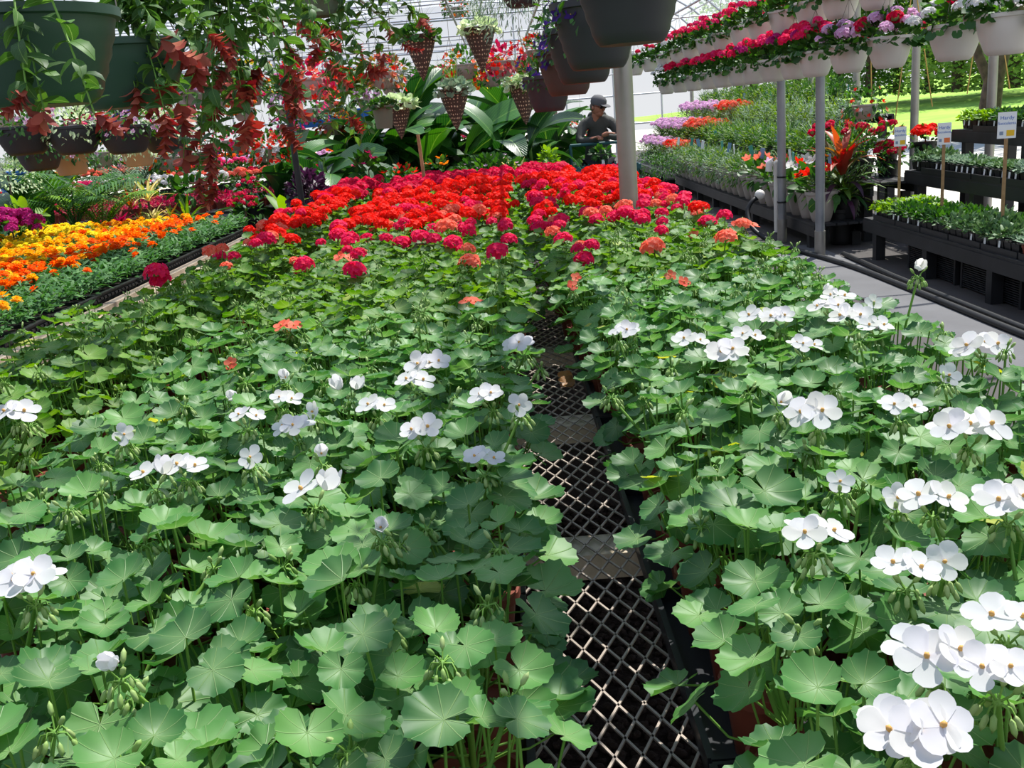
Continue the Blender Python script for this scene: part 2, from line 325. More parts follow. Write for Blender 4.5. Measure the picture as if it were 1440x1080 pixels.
# ---- mesh bench
BENCH_X0, BENCH_X1, BENCH_Y1, BZ = -1.5, 1.0, 8.75, 0.75
bench = thing('mesh_bench', 'long grey expanded metal growing bench under the geraniums', 'bench', (0, 0, 0))
SW, LW, TH, TZ = 0.036, 0.076, 0.0036, 0.0030
def strands(x0, x1, y0, y1):
    g = G(); nx = int((x1-x0)/SW); ny = int((y1-y0)/LW)
    # one diamond cell = four struts from its nodes; node at (i*SW, j*LW) and centre (i+.5, j+.5)
    V = []; Tr = []
    i, j = np.meshgrid(np.arange(nx), np.arange(ny), indexing='ij'); i = i.ravel(); j = j.ravel()
    for (ax, ay, bx, by) in ((0, .5, .5, 0), (.5, 0, 1, .5), (1, .5, .5, 1), (.5, 1, 0, .5)):
        A = np.stack([x0+(i+ax)*SW, y0+(j+ay)*LW], 1); B = np.stack([x0+(i+bx)*SW, y0+(j+by)*LW], 1)
        d = B-A; nrm = np.stack([-d[:, 1], d[:, 0]], 1)/np.linalg.norm(d, axis=1)[:, None]
        hs = []
        for P in (A, B):
            for (o, z) in ((-TH/2, -TZ/2), (TH/2, -TZ/2), (TH/2, TZ/2), (-TH/2, TZ/2)):
                hs.append(np.column_stack([P+nrm*o, np.full(len(P), BZ-TZ/2+z)]))
        VV = np.stack(hs, 1); base = np.arange(len(A))[:, None]*8+len(V)*len(A)*8 if False else None
        n0 = sum(len(v) for v in V); V.append(VV.reshape(-1, 3))
        q = np.array(tris([(0, 1, 5, 4), (1, 2, 6, 5), (2, 3, 7, 6), (3, 0, 4, 7)]))
        Tr.append((q[None]+(np.arange(len(A))*8)[:, None, None]+n0).reshape(-1, 3))
    return G().raw(np.concatenate(V), np.concatenate(Tr))
o = obj('wire_mesh', strands(BENCH_X0, BENCH_X1, 0.3, 7.0).mesh('wire_mesh', 'mesh_steel', False), bench); o['kind'] = 'stuff'
obj('bench_deck', box(BENCH_X1-BENCH_X0, BENCH_Y1-7.0, 0.006, ((BENCH_X0+BENCH_X1)/2, (BENCH_Y1+7.0)/2, BZ-0.003)).mesh('bench_deck', 'mesh_steel', False), bench)
for x in (BENCH_X0, BENCH_X1):
    obj('side_rail', box(0.03, BENCH_Y1-0.3, 0.05, (x, (BENCH_Y1+0.3)/2, BZ-0.015)).mesh('side_rail', 'galvanised', False), bench)
beam = box(BENCH_X1-BENCH_X0, 0.09, 0.05).mesh('cross_beam', 'cream_concrete', False)
for y in (0.95, 1.76, 2.56, 3.4, 4.3, 5.4, 6.8, 8.2):
    obj('cross_beam', beam, bench, T((BENCH_X0+BENCH_X1)/2, y, BZ-0.035))
blk = box(0.19, 0.19, 0.65).mesh('bench_leg', 'cream_concrete', False)
for y in (1.76, 4.3, 6.8, 8.5):
    for x in (BENCH_X0+0.15, 0.55, BENCH_X1-0.12): obj('leg', blk, bench, T(x, y, 0.375))

# ---- poles
def pole(name, x, y, z0, z1, r, m, label=None):
    pr = [(r, z0), (r, z1)]
    g = tube([(x, y, z0), (x, y, z1)], r, 20); return g
o = obj('support_post', tube([(0, 0, 0), (0, 0, 3.2)], 0.046, 24).mesh('support_post', 'galvanised', True, 40), None, T(0.625, 5.05, 0)); o['label'] = 'thick grey steel post rising through the red geraniums'; o['category'] = 'post'
p1 = atz(1100, 340, 0); p2 = atz(1153, 360, 0)
for (p, lab, nm) in ((p1, 'slim grey pole with white pipe elbow tied to its foot', 'a'), (p2, 'slim grey pole standing beside the coloured foliage plant', 'b')):
    t = thing('support_pole', lab, 'pole', (p[0], p[1], 0))
    obj('pipe', tube([(0, 0, 0.0), (0, 0, 3.1)], 0.043, 18).mesh('pipe', 'grey_pipe', True, 40), t)
    obj('base_sleeve', tube([(0, 0, 0.0), (0, 0, 0.24)], 0.05, 18).mesh('base_sleeve', 'galvanised', True, 40), t)
    if nm == 'a':
        for z in (0.42, 0.68): obj('tie', lathe([(0.045, -0.008), (0.05, -0.008), (0.05, 0.008), (0.045, 0.008)], 16).mesh('tie', 'black_plastic'), t, T(0, 0, z))
wp = thing('white_water_pipe', 'white plastic water pipe with elbow tied to the slim pole', 'pipe', (p1[0]-0.035, p1[1]+0.075, 0))
obj('riser', tube([(0, 0, 0.1), (0, 0, 0.78)], 0.03, 12).mesh('riser', 'white_pvc', True, 40), wp)
obj('elbow', tube([(0.0, 0, 0.70), (0, 0, 0.8), (-0.02, 0, 0.83), (-0.05, 0, 0.84), (-0.075, 0, 0.82), (-0.08, 0, 0.74)], 0.036, 12).mesh('elbow', 'white_pvc', True, 60), wp)
# hose with its round white end, bending from the pipe to the floor and on along the stands
hx = p1[0]-0.33
pts = [(hx+0.10, p1[1]-0.05, 0.50), (hx, p1[1]-0.1, 0.47), (hx-0.07, p1[1]-0.15, 0.36), (hx-0.05, p1[1]-0.3, 0.2), (hx+0.1, p1[1]-0.55, 0.07), (hx+0.25, p1[1]-0.9, 0.03), (2.98, 8.6, 0.025), (3.02, 7.4, 0.025), (3.04, 6, 0.025), (3.08, 4.5, 0.025), (3.1, 3, 0.025)]
from mathutils.geometry import interpolate_bezier
def smooth(pts, k=6):
    pts = [Vector(p) for p in pts]; out = []
    for i in range(len(pts)-1):
        a, b = pts[i], pts[i+1]; ta = (pts[i+1]-pts[max(0, i-1)])/6; tb = (pts[min(len(pts)-1, i+2)]-pts[i])/6
        out += [tuple(v) for v in interpolate_bezier(a, a+ta, b-tb, b, k+1)[:-1]]
    out.append(tuple(pts[-1])); return np.array(out)
hz = thing('water_hose', 'black water hose curving down beside the slim pole', 'hose', (0, 0, 0))
obj('tubing', tube(smooth(pts), 0.024, 10).mesh('tubing', 'rubber'), hz)
obj('end_cap', G().add(ICO2, S(0.055)).mesh('end_cap', 'white_pvc'), hz, T(hx+0.08, p1[1]-0.07, 0.52), label='round white end cap')
hz2 = obj('drip_pipe', tube([(3.14, 1.5, 0.03), (3.12, 5, 0.03), (3.10, 8, 0.03), (3.14, 9.3, 0.03)], 0.022, 10).mesh('drip_pipe', 'rubber')); hz2['label'] = 'second black pipe lying straight along the foot of the stand'; hz2['category'] = 'pipe'

# ---- greenhouse roof: hoops, purlins, film
RX0, RX1, RE, RR = -8.6, 5.35, 2.75, 4.9
def roofz(x):
    t = (x-(RX0+RX1)/2)/((RX1-RX0)/2); return RE+(RR-RE)*math.sqrt(max(0, 1-t*t))*1.0 if abs(t) < 1 else RE
xs = [(RX0+RX1)/2+(RX1-RX0)/2*math.sin(a) for a in np.linspace(-PI/2, PI/2, 25)]
hoop = tube([(x, 0, roofz(x)) for x in xs], 0.024, 6).mesh('roof_hoop', 'roof_pipe')
for k, y in enumerate(np.arange(-2.4, 33, 1.83)): structure('roof_hoop', hoop, None, T(0, y, 0))
for x in xs[1:-1:2]:
    structure('purlin', tube([(x, -3, roofz(x)-0.03), (x, 33, roofz(x)-0.03)], 0.016, 5).mesh('purlin', 'roof_pipe'))
tie = tube([(RX0, 0, RE+0.25), (RX1, 0, RE+0.25)], 0.014, 5).mesh('roof_tie', 'roof_pipe')
for y in np.arange(-2.4, 33, 3.66): structure('roof_tie', tie, None, T(0, y, 0))
Pf = np.array([[(x, y, roofz(x)+0.03) for x in xs] for y in (-3.2, 33.2)])
structure('roof_film', grid(Pf).mesh('roof_film', 'roof_film'))
# pipes that carry the hanging baskets
for (x, z, y0, y1) in ((0.42, 2.42, 0.5, 14), (-1.0, 2.50, 0.5, 14), (2.5, 2.16, 2, 26), (2.5, 2.66, 2, 26), (-2.9, 2.3, 3, 15), (-0.4, 2.62, 5, 16)):
    structure('hanging_rail', tube([(x, y0, z), (x, y1, z)], 0.014, 6).mesh('hanging_rail', 'roof_pipe'))
# posts of the open right side
post = tube([(0, 0, 0), (0, 0, RE+0.1)], 0.05, 14).mesh('side_post', 'galvanised', True, 40)
for i, (px, py) in enumerate(((1286, 165), (1395, 130))):
    q = aty(px, py, 12.9 if i == 0 else 10.9); structure('column_%d' % (i+1), post, None, T(q[0], q[1], 0))
for i, y in enumerate((15.2, 17.4, 19.6, 22, 25, 28)): structure('column_%d' % (i+3), post, None, T(5.3, y, 0))
structure('gutter', box(0.14, 36, 0.12, (5.35, 15, RE+0.02)).mesh('gutter', 'roof_pipe', False))
structure('gutter', box(0.14, 36, 0.12, (-8.6, 15, RE+0.02)).mesh('gutter', 'roof_pipe', False))
# far end frame
g = G()
for x in np.arange(-8.4, 5.3, 1.52): g.add(tube([(x, 33, 0), (x, 33, roofz(x))], 0.03, 6))
for z in (0.9, 1.8, 2.7): g.add(tube([(RX0, 33, z), (RX1, 33, z)], 0.03, 6))
structure('wall_back', g.mesh('end_frame', 'roof_pipe'))
# outside
slab('driveway', 5.6, 12, -2, 60, -0.12, -0.02, 'driveway')
LN = []
for y in np.linspace(-5, 110, 24):
    LN.append([(x, y, -0.03+max(0, (x-14))*0.045*min(1, max(0, (y-8)/20))+0.0*y) for x in np.linspace(12, 110, 24)])
structure('lawn', grid(np.array(LN)).mesh('lawn', 'grass_lawn'))
slab('ground', -60, 5.6, 33.5, 110, -0.2, -0.05, 'driveway'); slab('ground_side', -60, -9, -5, 33.5, -0.2, -0.05, 'earth')

# ================================================================== GERANIUMS
def ger_leaf(seed, na=36, rings=(0.34, 0.7, 1.0), scal=True):
    r_ = np.random.default_rng(seed); ang = np.linspace(-2.92, 2.92, na+1); cup = r_.uniform(0.0, 0.55); ph = r_.uniform(0, 6, 3); ruf = r_.uniform(0.04, 0.11); fold = r_.uniform(-0.1, 0.22)
    P = []; U = []
    for q in rings:
        row = []; ur = []
        for k, a in enumerate(ang):
            R = 0.86+0.14*math.cos(a); lob = 1-0.065*abs(math.cos(2.25*a))**6; sc = (1+0.035*(1 if k % 2 else -1)) if (scal and q == 1.0) else 1
            edge = 1-0.35*max(0, (abs(a)-2.45)/0.5)**2
            rr = q*R*lob*sc*edge; x, y = rr*math.cos(a), rr*math.sin(a)
            z = cup*rr*rr*0.9+ruf*math.cos(5*a+ph[0])*rr**2+0.5*ruf*math.cos(9*a+ph[1])*rr**3+fold*abs(y)**1.3-0.028*abs(math.cos(4.5*a))*rr
            row.append((x, y, z)); ur.append((0.5+x*0.45, 0.5+y*0.45))
        P.append(row); U.append(ur)
    g = grid(np.array(P), np.array(U)); n0 = g.n; b = na+1
    g.raw([(0, 0, -0.02)], [], [(0.5, 0.5)])
    V, Tr, UU, MI = g.flat(); fan = np.array([(n0, k+1, k) for k in range(na)]); g.t = [np.concatenate([Tr, fan])]; g.m = [np.zeros(len(g.t[0]), int)]
    return g
LEAFG = [ger_leaf(s) for s in range(9)]
LEAFM = [g.mesh('leaf', 'geranium_leaf') for g in LEAFG]; LEAFZ = [g.mesh('leaf', 'zonal_leaf') for g in LEAFG]; LEAFY = LEAFG[3].mesh('leaf', 'yellowing_leaf')
LOWG = [ger_leaf(20+s, 10, (1.0,), False) for s in range(5)]; MIDG = [ger_leaf(40+s, 14, (0.55, 1.0), False) for s in range(5)]
def petal(L, W, cup=0.3, n=6, mi=0):
    pts = [(L*t, 0, cup*L*t*t-0.12*L*t) for t in np.linspace(0, 1, n)]
    return strip(pts, W, fold=0.10, mi=mi, cross=5 if n > 4 else 3, prof=lambda t: 0.16+0.84*(t/0.6)**0.9 if t < 0.6 else max(0.30, math.sqrt(max(0, 1-((t-0.6)/0.42)**2))))
def blossom(seed, D=0.045, open_=1.0, n=7):
    r_ = np.random.default_rng(seed); g = G()
    for k in range(5):
        a = k*2*PI/5+r_.uniform(-.12, .12); sz = r_.uniform(0.9, 1.1)
        g.add(petal(D/2*sz, D*0.225*sz, r_.uniform(0.1, 0.45)+(1-open_)*1.1, n), RZ(a) @ RY(-(1-open_)*0.9) @ T(0.001, 0, 0.0008*(k % 2)))
    g.add(ICO, T(0, 0, 0.002) @ S(0.0028, 0.0028, 0.004), 1)
    return g
BUDP = G().add(ICO, S(0.0032, 0.0032, 0.0085))
def budcluster(seed, n=12, R=0.017):
    r_ = np.random.default_rng(seed); g = G().add(ICO, S(0.005, 0.005, 0.004))
    for k in range(n):
        a = k*2.4; up0 = 1.0-1.55*(k/n)+r_.uniform(-.2, .2); L = R*r_.uniform(0.75, 1.2)
        d0 = np.array([math.cos(a)*math.cos(up0), math.sin(a)*math.cos(up0), math.sin(up0)]); p1_ = d0*L*0.55; p2_ = p1_+np.array([math.cos(a)*0.45, math.sin(a)*0.45, -0.9 if up0 < 0.7 else 0.6])*L*0.55
        g.add(tube([(0, 0, 0), p1_, p2_], 0.0011, 3, cap=False), None, 0); g.add(BUDP, T(*p2_) @ aim(p2_-p1_) @ T(0, 0, 0.004), 1)
    return g
BUDM = [budcluster(s, 10+s, 0.015+0.002*s).mesh('bud_cluster', ['stem_green', 'bud_green']) for s in range(4)]
BLW = [blossom(s, 0.046, 1.0 if s < 4 else 0.45, 8) for s in range(6)]
solid('stamen', 'C89850', 0.6)
BLWM = [g.mesh('blossom', ['white_petal', 'stamen']) for g in BLW]
BLCM = [g.mesh('blossom', ['coral_petal', 'stamen']) for g in BLW[:3]]
POTP = lathe([(0.001, 0.0), (0.038, 0.0), (0.050, 0.092), (0.057, 0.092), (0.0575, 0.108), (0.053, 0.108), (0.050, 0.098), (0.001, 0.096)], 14)
POTM = POTP.mesh('pot', 'brick_pot', True, 35)
PZ = BZ+0.002
def plant_spec(seed, nleaf=20, H=0.205, R=0.115):
    """leaf transforms (from the pot's foot) and the stems mesh"""
    r_ = np.random.default_rng(seed); L = []; st = G()
    for k in range(3):
        a = r_.uniform(0, 6.3); st.add(tube([(0, 0, 0.09), (0.012*math.cos(a), 0.012*math.sin(a), 0.13), (0.03*math.cos(a), 0.03*math.sin(a), 0.19)], 0.004, 5))
    for k in range(nleaf):
        f = (k+0.5)/nleaf; rho = R*math.sqrt(f)*r_.uniform(0.85, 1.12); a = k*2.39996+r_.uniform(-.3, .3)
        z = 0.09+H*(1-0.55*(rho/R)**2)+r_.uniform(-0.02, 0.014); sc = r_.uniform(0.027, 0.045)*(0.85 if rho < 0.03 else 1)
        if k % 5 == 4: z -= 0.05; sc *= 1.12
        if k >= nleaf-3: z = r_.uniform(0.10, 0.15); rho = R*0.95
        tilt = (rho/R)*0.5+r_.uniform(-.38, .38); c = (rho*math.cos(a), rho*math.sin(a), z)
        m = T(*c) @ RZ(a+r_.uniform(-.7, .7)) @ RY(tilt) @ RX(r_.uniform(-.42, .42)) @ S(sc)
        L.append((r_.integers(0, 9), m)); b = np.array([0.01*math.cos(a), 0.01*math.sin(a), 0.105+0.05*r_.random()])
        mid = (b+np.array(c))/2+np.array([math.cos(a), math.sin(a), 0])*0.014-np.array([0, 0, 0.012])
        st.add(tube([b, mid, np.array(c)-np.array([0, 0, 0.001])], 0.0016, 4, cap=False))
    return L, st
SPECS = [plant_spec(100+s) for s in range(8)]
STEMM = [s[1].mesh('leaf_stalks', 'stem_green') for s in SPECS]
# mid-distance plants: foliage of one plant joined (too small to pick leaf by leaf)
def joined(spec, protos, sc=1.08, mi=0):
    g = G()
    for i, m in spec[0]: g.add(protos[i % len(protos)], m @ S(sc))
    return g
MSPEC = [plant_spec(150+s, 30) for s in range(8)]
STEMZ = [s[1].mesh('leaf_stalks', 'stem_green') for s in MSPEC]
MIDM = [joined(s, MIDG, 0.86).add(s[1], None, 1).mesh('foliage', ['zonal_leaf', 'stem_green']) for s in MSPEC]
# dense ball-shaped head of small florets
def flor(L):   # five petals of two triangles
    g = G()
    for k in range(5):
        a = k*2*PI/5; c, s = math.cos(a), math.sin(a)
        V = [(0, 0, 0), (L*(.55*c-.42*s), L*(.55*s+.42*c), L*.2), (L*c, L*s, L*.12), (L*(.55*c+.42*s), L*(.55*s-.42*c), L*.2)]; g.raw(V, [(0, 2, 1), (0, 3, 2)])
    return g
def head(seed, R=0.036, n=26, fl=0.017, flat=0.75):
    r_ = np.random.default_rng(seed); g = G(); f = flor(fl)
    for k in range(n):
        zz = 1-1.25*(k+.5)/n; a = k*2.39996; rr = math.sqrt(max(0, 1-zz*zz)); d = np.array([rr*math.cos(a), rr*math.sin(a), zz])
        g.add(f, T(*(d*np.array([R, R, R*flat])*r_.uniform(0.85, 1.08))) @ aim(d+r_.normal(0, .18, 3)+np.array([0, 0, .25]), r_.uniform(0, 6)))
    g.add(G().add(ICO, S(R*0.6, R*0.6, R*0.4)), None, 1)
    return g
HEADG = [head(s, 0.036+0.004*(s % 3), 22+4*(s % 3)) for s in range(5)]; HEADS = head(9, 0.022, 10); 
HEADM = {c: [g.mesh('flower_head', [c+'_petal', 'bud_green']) for g in HEADG] for c in ('pink', 'red', 'crimson', 'coral')}
HEADLO = [head(30+s, 0.040, 13, 0.024) for s in range(3)]
def stem_curve(a, b):
    a = np.array(a, float); b = np.array(b, float); mid = (a+b)/2+np.array([rng.normal(0, 0.006), rng.normal(0, 0.006), 0]); return [a, a*0.6+mid*0.4+np.array([0, 0, .01]), mid, b]

# --- where the plants stand
XB = [-0.78, -0.635, -0.49, -0.345, -0.205, -0.075]; XA = [-1.385, -1.245, -1.10]; XC = [0.275, 0.415, 0.56, 0.705, 0.85]
DY = 0.152
plants = []
for strip_, cols in (('outer', XA), ('left', XB), ('right', XC)):
    for ci, x in enumerate(cols):
        for k in range(53):
            y = 0.62+k*DY
            if x > 0.95 and y < 0.9: continue
            if x > 0.45 and y > 7.6: continue
            if strip_ == 'outer' and ci == 0 and y > 3.3: continue
            if abs(x-0.625) < 0.1 and abs(y-5.05) < 0.12: continue
            u, v, zc = proj((x, y, 0.95))
            if zc < 0.35 or u < -90 or u > 1530 or v > 1240: continue
            if y > 2.6 and strip_ == 'left' and ci == 5: x = -0.075+min(0.05, (y-2.6)*0.08)
            if y > 2.4 and strip_ == 'right' and ci == 0: x = 0.275-min(0.06, (y-2.4)*0.06)
            plants.append(dict(s=strip_, ci=ci, k=k, x=x+rng.normal(0, 0.006), y=y+rng.normal(0, 0.006), heads=[]))
def white_zone(p): return p['y'] < (2.25 if p['s'] == 'outer' else 2.75 if p['s'] == 'left' else 3.15)
# --- white flower heads seen in the photograph: pixel, width in pixels, number of open blossoms
WHITE = [(45,830,95,6),(165,932,38,1),(442,697,56,2),(535,742,34,1),(175,611,34,1),(22,583,42,2),(216,674,46,2),(262,662,40,2),(352,643,34,1),(347,590,44,3),(398,566,40,3),(418,608,58,4),(440,579,30,1),(402,531,16,1),(490,553,34,2),(530,575,36,2),
 (606,520,66,5),(584,539,36,2),(597,615,64,5),(452,638,26,1),(692,563,52,4),(730,570,34,1),(736,490,50,4),(680,651,46,3),(1291,378,26,1),(886,472,48,4),(970,482,46,3),(1024,503,62,5),(1048,476,42,3),(1100,452,48,4),(1130,490,46,3),(1161,411,24,1),
 (1168,438,56,4),(1200,452,56,4),(1232,462,34,2),(1229,425,24,1),(1385,495,92,5),(1334,528,34,1),(1266,577,58,3),(1098,566,34,1),(1150,590,96,5),(1363,613,100,5),(1181,677,38,1),(1146,757,86,3),(1262,700,44,1),(1312,706,62,2),(1418,716,90,5),(1275,805,58,2),(1328,790,60,1),
 (1418,880,70,2),(1315,935,120,5),(1405,958,100,5),(1290,1046,140,6),(1178,420,30,2),(1065,448,36,2),(330,560,22,1)]
ZH = lambda v: 1.075 if v > 560 else 1.06
def nearest(x, y, sel, spread=0.0):
    best = None; bd = 9
    for p in plants:
        if not sel(p): continue
        d = math.hypot(p['x']-x, (p['y']-y)*0.8)+0.08*len(p['heads'])
        if d < bd: bd = d; best = p
    return best
for (u, v, wd, n) in WHITE:
    zz = 1.10 if u == 1291 else ZH(v); q = atz(u, v, zz)
    if u == 1291: q = atz(u, v, 1.16)
    p = nearest(q[0], q[1], lambda p: p['y'] < 4.2)
    if p: p['heads'].append(('white', q, wd, n, proj(q)[2]))
CORAL = [(325,511,18,1),(405,462,26,2),(662,428,22,2),(810,390,16,1),(805,402,16,1),(962,396,14,1),(943,388,10,1),(482,365,26,3),(1047,318,34,3),(975,330,16,1),(497,283,12,1),(745,262,1,0)]
for (u, v, wd, n) in CORAL:
    if not n: continue
    q = atz(u, v, 1.05); p = nearest(q[0], q[1], lambda p: True)
    p['heads'].append(('coral', q, wd, n, proj(q)[2]))
# --- bud stalks with no open flower that show large
BUDS = [(545,890),(718,985),(187,985),(358,862),(398,798),(205,768),(500,822),(685,852),(562,768),(1128,892),(985,742),(300,800),(1308,850),(490,1060),(175,1075),(250,690),(118,600),(42,600),(140,655),(1000,660),(600,745),(700,775),(1140,640),(1210,690),(760,520),(945,520),(860,560),(1328,470),(905,560),(455,545),(520,520),(430,515),(640,560),(345,540)]
for (u, v) in BUDS:
    q = atz(u, v, 1.02 if v > 600 else 1.04); p = nearest(q[0], q[1], lambda p: True); p['heads'].append(('bud', q, 0, 0, proj(q)[2]))
def add_head(root, P0, Minv, h):
    kind, q, wd, n, zc = h
    loc = np.array(Minv @ Vector((*q, 1)))[:3]; D = 0.046
    top = loc.copy()
    if kind in ('white', 'coral'): top[2] -= 0.02
    base = np.array([rng.normal(0, 0.01), rng.normal(0, 0.01), 0.15]); 
    st = obj('flower_stem', tube(stem_curve(base, top), [0.0034, 0.003, 0.0026, 0.0024], 6).mesh('flower_stem', 'stem_green'), root)
    obj('bud_cluster', BUDM[rng.integers(0, 4)], st, T(*top) @ RZ(rng.uniform(0, 6)) @ S(1.0 if kind != 'coral' else 0.8))
    if kind == 'bud': return
    width = wd*zc/F; ms = BLWM if kind == 'white' else BLCM
    sc = min(1.25, max(0.75, width/D)) if n <= 2 else min(1.2, max(0.8, width/(D*1.55)))
    for k in range(n):
        if n == 1: off = np.array([0, 0, 0.0]); d = np.array([rng.normal(0, .3), -0.75, 0.6])
        else:
            a = 2*PI*k/n+rng.uniform(-.4, .4); rr = width*0.32 if (k or n < 4) else 0
            off = np.array([rr*math.cos(a), rr*0.75*math.sin(a), 0.006+0.35*(width*0.3-rr)+0.004*k]); d = off*np.array([22, 22, 0])+np.array([0, -0.35, 1.0])
        # blossom pose in the world, then into the plant's frame
        m = np.array(Minv) @ T(*(np.array(q)+off)) @ aim(d, rng.uniform(0, 6)) @ S(sc*rng.uniform(.9, 1.08))
        obj('blossom', ms[rng.integers(0, 6 if n <= 2 and kind == 'white' else len(ms) if kind == 'coral' else 4)], st, m)
        e = np.array(Minv @ Vector((*(np.array(q)+off*0.9), 1)))[:3]
    return
strip_txt = {'outer': 'in the outer left rows', 'left': 'left of the mesh gap', 'right': 'right of the mesh gap'}
# which of the plants are built one by one: all whites, all leafy ones behind, and the pink and red ones nearest the camera
LIMY_RED = 6.9
groups = {}
flowering = {'outer': [], 'left': [], 'right': []}
for p in sorted(plants, key=lambda p: p['y']):
    p['z'] = 'white' if white_zone(p) else ('coral' if p['y'] < 3.35 else 'red')
    if any(h[0] == 'white' for h in p['heads']): flowering[p['s']].append(p)
for s, L in flowering.items():
    for i, p in enumerate(sorted(L, key=lambda p: p['y'])): p['fl'] = i+1
cnt = {}
for p in sorted(plants, key=lambda p: p['k']):
    q_ = (p['s'], p['ci']); cnt[q_] = cnt.get(q_, 0)+1; p['no'] = cnt[q_]
def rowtxt(p):
    if p['s'] == 'outer': return '%s row of the outer left strip, %s from the front' % (('leftmost', 'middle', 'inner')[p['ci']], nth(p['no']))
    return '%s row %s, %s from the front' % (nth(6-p['ci'] if p['s'] == 'left' else p['ci']+1), strip_txt[p['s']], nth(p['no']))
def red_kind(x, y):
    """the colour blocks of the flowering field"""
    e = 0.25*math.sin(x*3+y)
    if y > 7.35+e: return 'crimson'
    if y < (5.0 if x > -0.7 else 4.4)+e: return 'pink' if rng.random() < 0.93 else 'red'
    return 'red' if rng.random() < (0.93 if x < 0.1 else 0.75) else 'pink'
stuff = {'far_leaf': G(), 'pink': G(), 'red': G(), 'crimson': G()}
nred = 0
coralfl = 0
for p in sorted(plants, key=lambda p: p['y']):
    rz = rng.uniform(0, 2*PI); sc = rng.uniform(0.93, 1.07); x, y = p['x'], p['y']; zone = p['z']
    leafy = y < 4.3; near = y < 2.95; far = y > LIMY_RED
    if far:
        mm = T(x, y, PZ) @ RZ(rz) @ S(1.0)
        s = SPECS[rng.integers(0, 8)]
        for i, m in s[0][::1]:
            stuff['far_leaf'].add(LOWG[i % 5], mm @ m @ S(1.12))
        c = red_kind(x, y)
        for k in range(rng.integers(2, 5)):
            d = (rng.uniform(-.075, .075), rng.uniform(-.075, .075), rng.uniform(0.30, 0.36)); stuff[c].add(HEADLO[rng.integers(0, 3)], T(x+d[0], y+d[1], PZ+d[2]) @ RZ(rng.uniform(0, 6)) @ S(rng.uniform(.9, 1.15)))
        continue
    t_name = {'white': 'white_geranium', 'coral': 'coral_geranium', 'red': 'red_geranium'}[zone]
    Mx = T(x, y, PZ) @ RZ(rz); white = [h for h in p['heads'] if h[0] == 'white']; coral = [h for h in p['heads'] if h[0] == 'coral']
    nh = 0; col = None
    if zone == 'red':
        dens = min(0.92, 0.07+max(0, y-3.3)*0.14+max(0, y-4.2)*0.5+(0.12 if p['s'] == 'outer' else 0)); col = red_kind(x, y)
        nh = sum(rng.random() < dens for _ in range(3))
    if white:
        nb = sum(h[3] for h in white); i = p['fl']
        lab = 'geranium with open white flowers, %s from the front %s' % (nth(i), strip_txt[p['s']]); grp = 'geraniums with open white flowers'
    elif coral:
        coralfl += 1
        lab = 'leafy geranium with a few coral petals, %s such plant from the front' % nth(coralfl); grp = 'geraniums showing the first coral flowers'
    elif zone == 'white':
        lab = 'geranium without open white flowers, '+rowtxt(p); grp = 'unopened white geraniums %s' % strip_txt[p['s']]
    elif zone == 'coral' or nh == 0:
        if zone == 'red': t_name = 'coral_geranium'
        lab = 'leafy green geranium, '+rowtxt(p); grp = 'leafy geraniums behind the white block %s' % strip_txt[p['s']]
    else:
        word = {'pink': 'rose pink', 'red': 'bright red', 'crimson': 'crimson'}[col]; t_name = ('pink' if col == 'pink' else 'red')+'_geranium'
        lab = '%s geranium in flower, %s' % (word, rowtxt(p)); grp = '%s geraniums %s' % (word, strip_txt[p['s']])
    r = thing(t_name, lab, 'geranium', group=grp, mat=Mx)
    obj('pot', POTM, r)
    si = rng.integers(0, 8)
    if leafy:
        L, st = (SPECS if near else MSPEC)[si]; obj('leaf_stalks', (STEMM if near else STEMZ)[si], r); ls = sc if near else sc*0.88
        for i, m in L: obj('leaf', (LEAFM if zone == 'white' and p['s'] != 'outer' else LEAFZ)[i] if rng.random() > 0.012 else LEAFY, r, m @ S(ls))
    else:
        obj('foliage', MIDM[si], r, S(sc))['kind'] = 'stuff'
    Minv = Matrix(Mx.tolist()).inverted()
    for h in p['heads']: add_head(r, None, Minv, h)
    # small bud stalks
    nb = 0
    if zone == 'white' and not p['heads']: nb = rng.random() < 0.8
    elif zone == 'coral': nb = rng.integers(0, 2)
    elif zone == 'red': nb = int(nh < 1 and rng.random() < .6)
    for k in range(int(nb)):
        top = np.array([rng.uniform(-.06, .06), rng.uniform(-.06, .06), rng.uniform(0.285, 0.33)])
        s_ = obj('flower_stem', tube(stem_curve((0, 0, 0.15), top), 0.0024, 4).mesh('flower_stem', 'stem_green'), r)
        obj('bud_cluster', BUDM[rng.integers(0, 4)], s_, T(*top) @ RZ(rng.uniform(0, 6)) @ S(0.9))
    for k in range(nh):
        top = np.array([rng.uniform(-.07, .07), rng.uniform(-.07, .07), rng.uniform(0.29, 0.35)])
        cc = col if (y > 5.2 or rng.random() < 0.8) else 'coral'
        s_ = obj('flower_stem', tube(stem_curve((0, 0, 0.15), top-np.array([0, 0, .012])), 0.0024, 4).mesh('flower_stem', 'stem_green'), r)
        obj('flower_head', HEADM[cc][rng.integers(0, 5)], s_, T(*top) @ RZ(rng.uniform(0, 6)) @ RX(rng.uniform(-.3, .3)) @ S(rng.uniform(.6, .98)))
t = thing('far_geraniums', 'far block of geraniums covered in red and crimson flowers', 'geraniums'); t['kind'] = 'stuff'
obj('foliage', stuff['far_leaf'].mesh('foliage', 'far_leaf'), t)['kind'] = 'stuff'
for c in ('pink', 'red', 'crimson'):
    if stuff[c].n: obj('flower_heads', stuff[c].mesh('flower_heads', [c+'_petal', 'bud_green']), t, label='%s flower heads' % {'pink': 'rose pink', 'red': 'bright red', 'crimson': 'crimson'}[c])['kind'] = 'stuff'
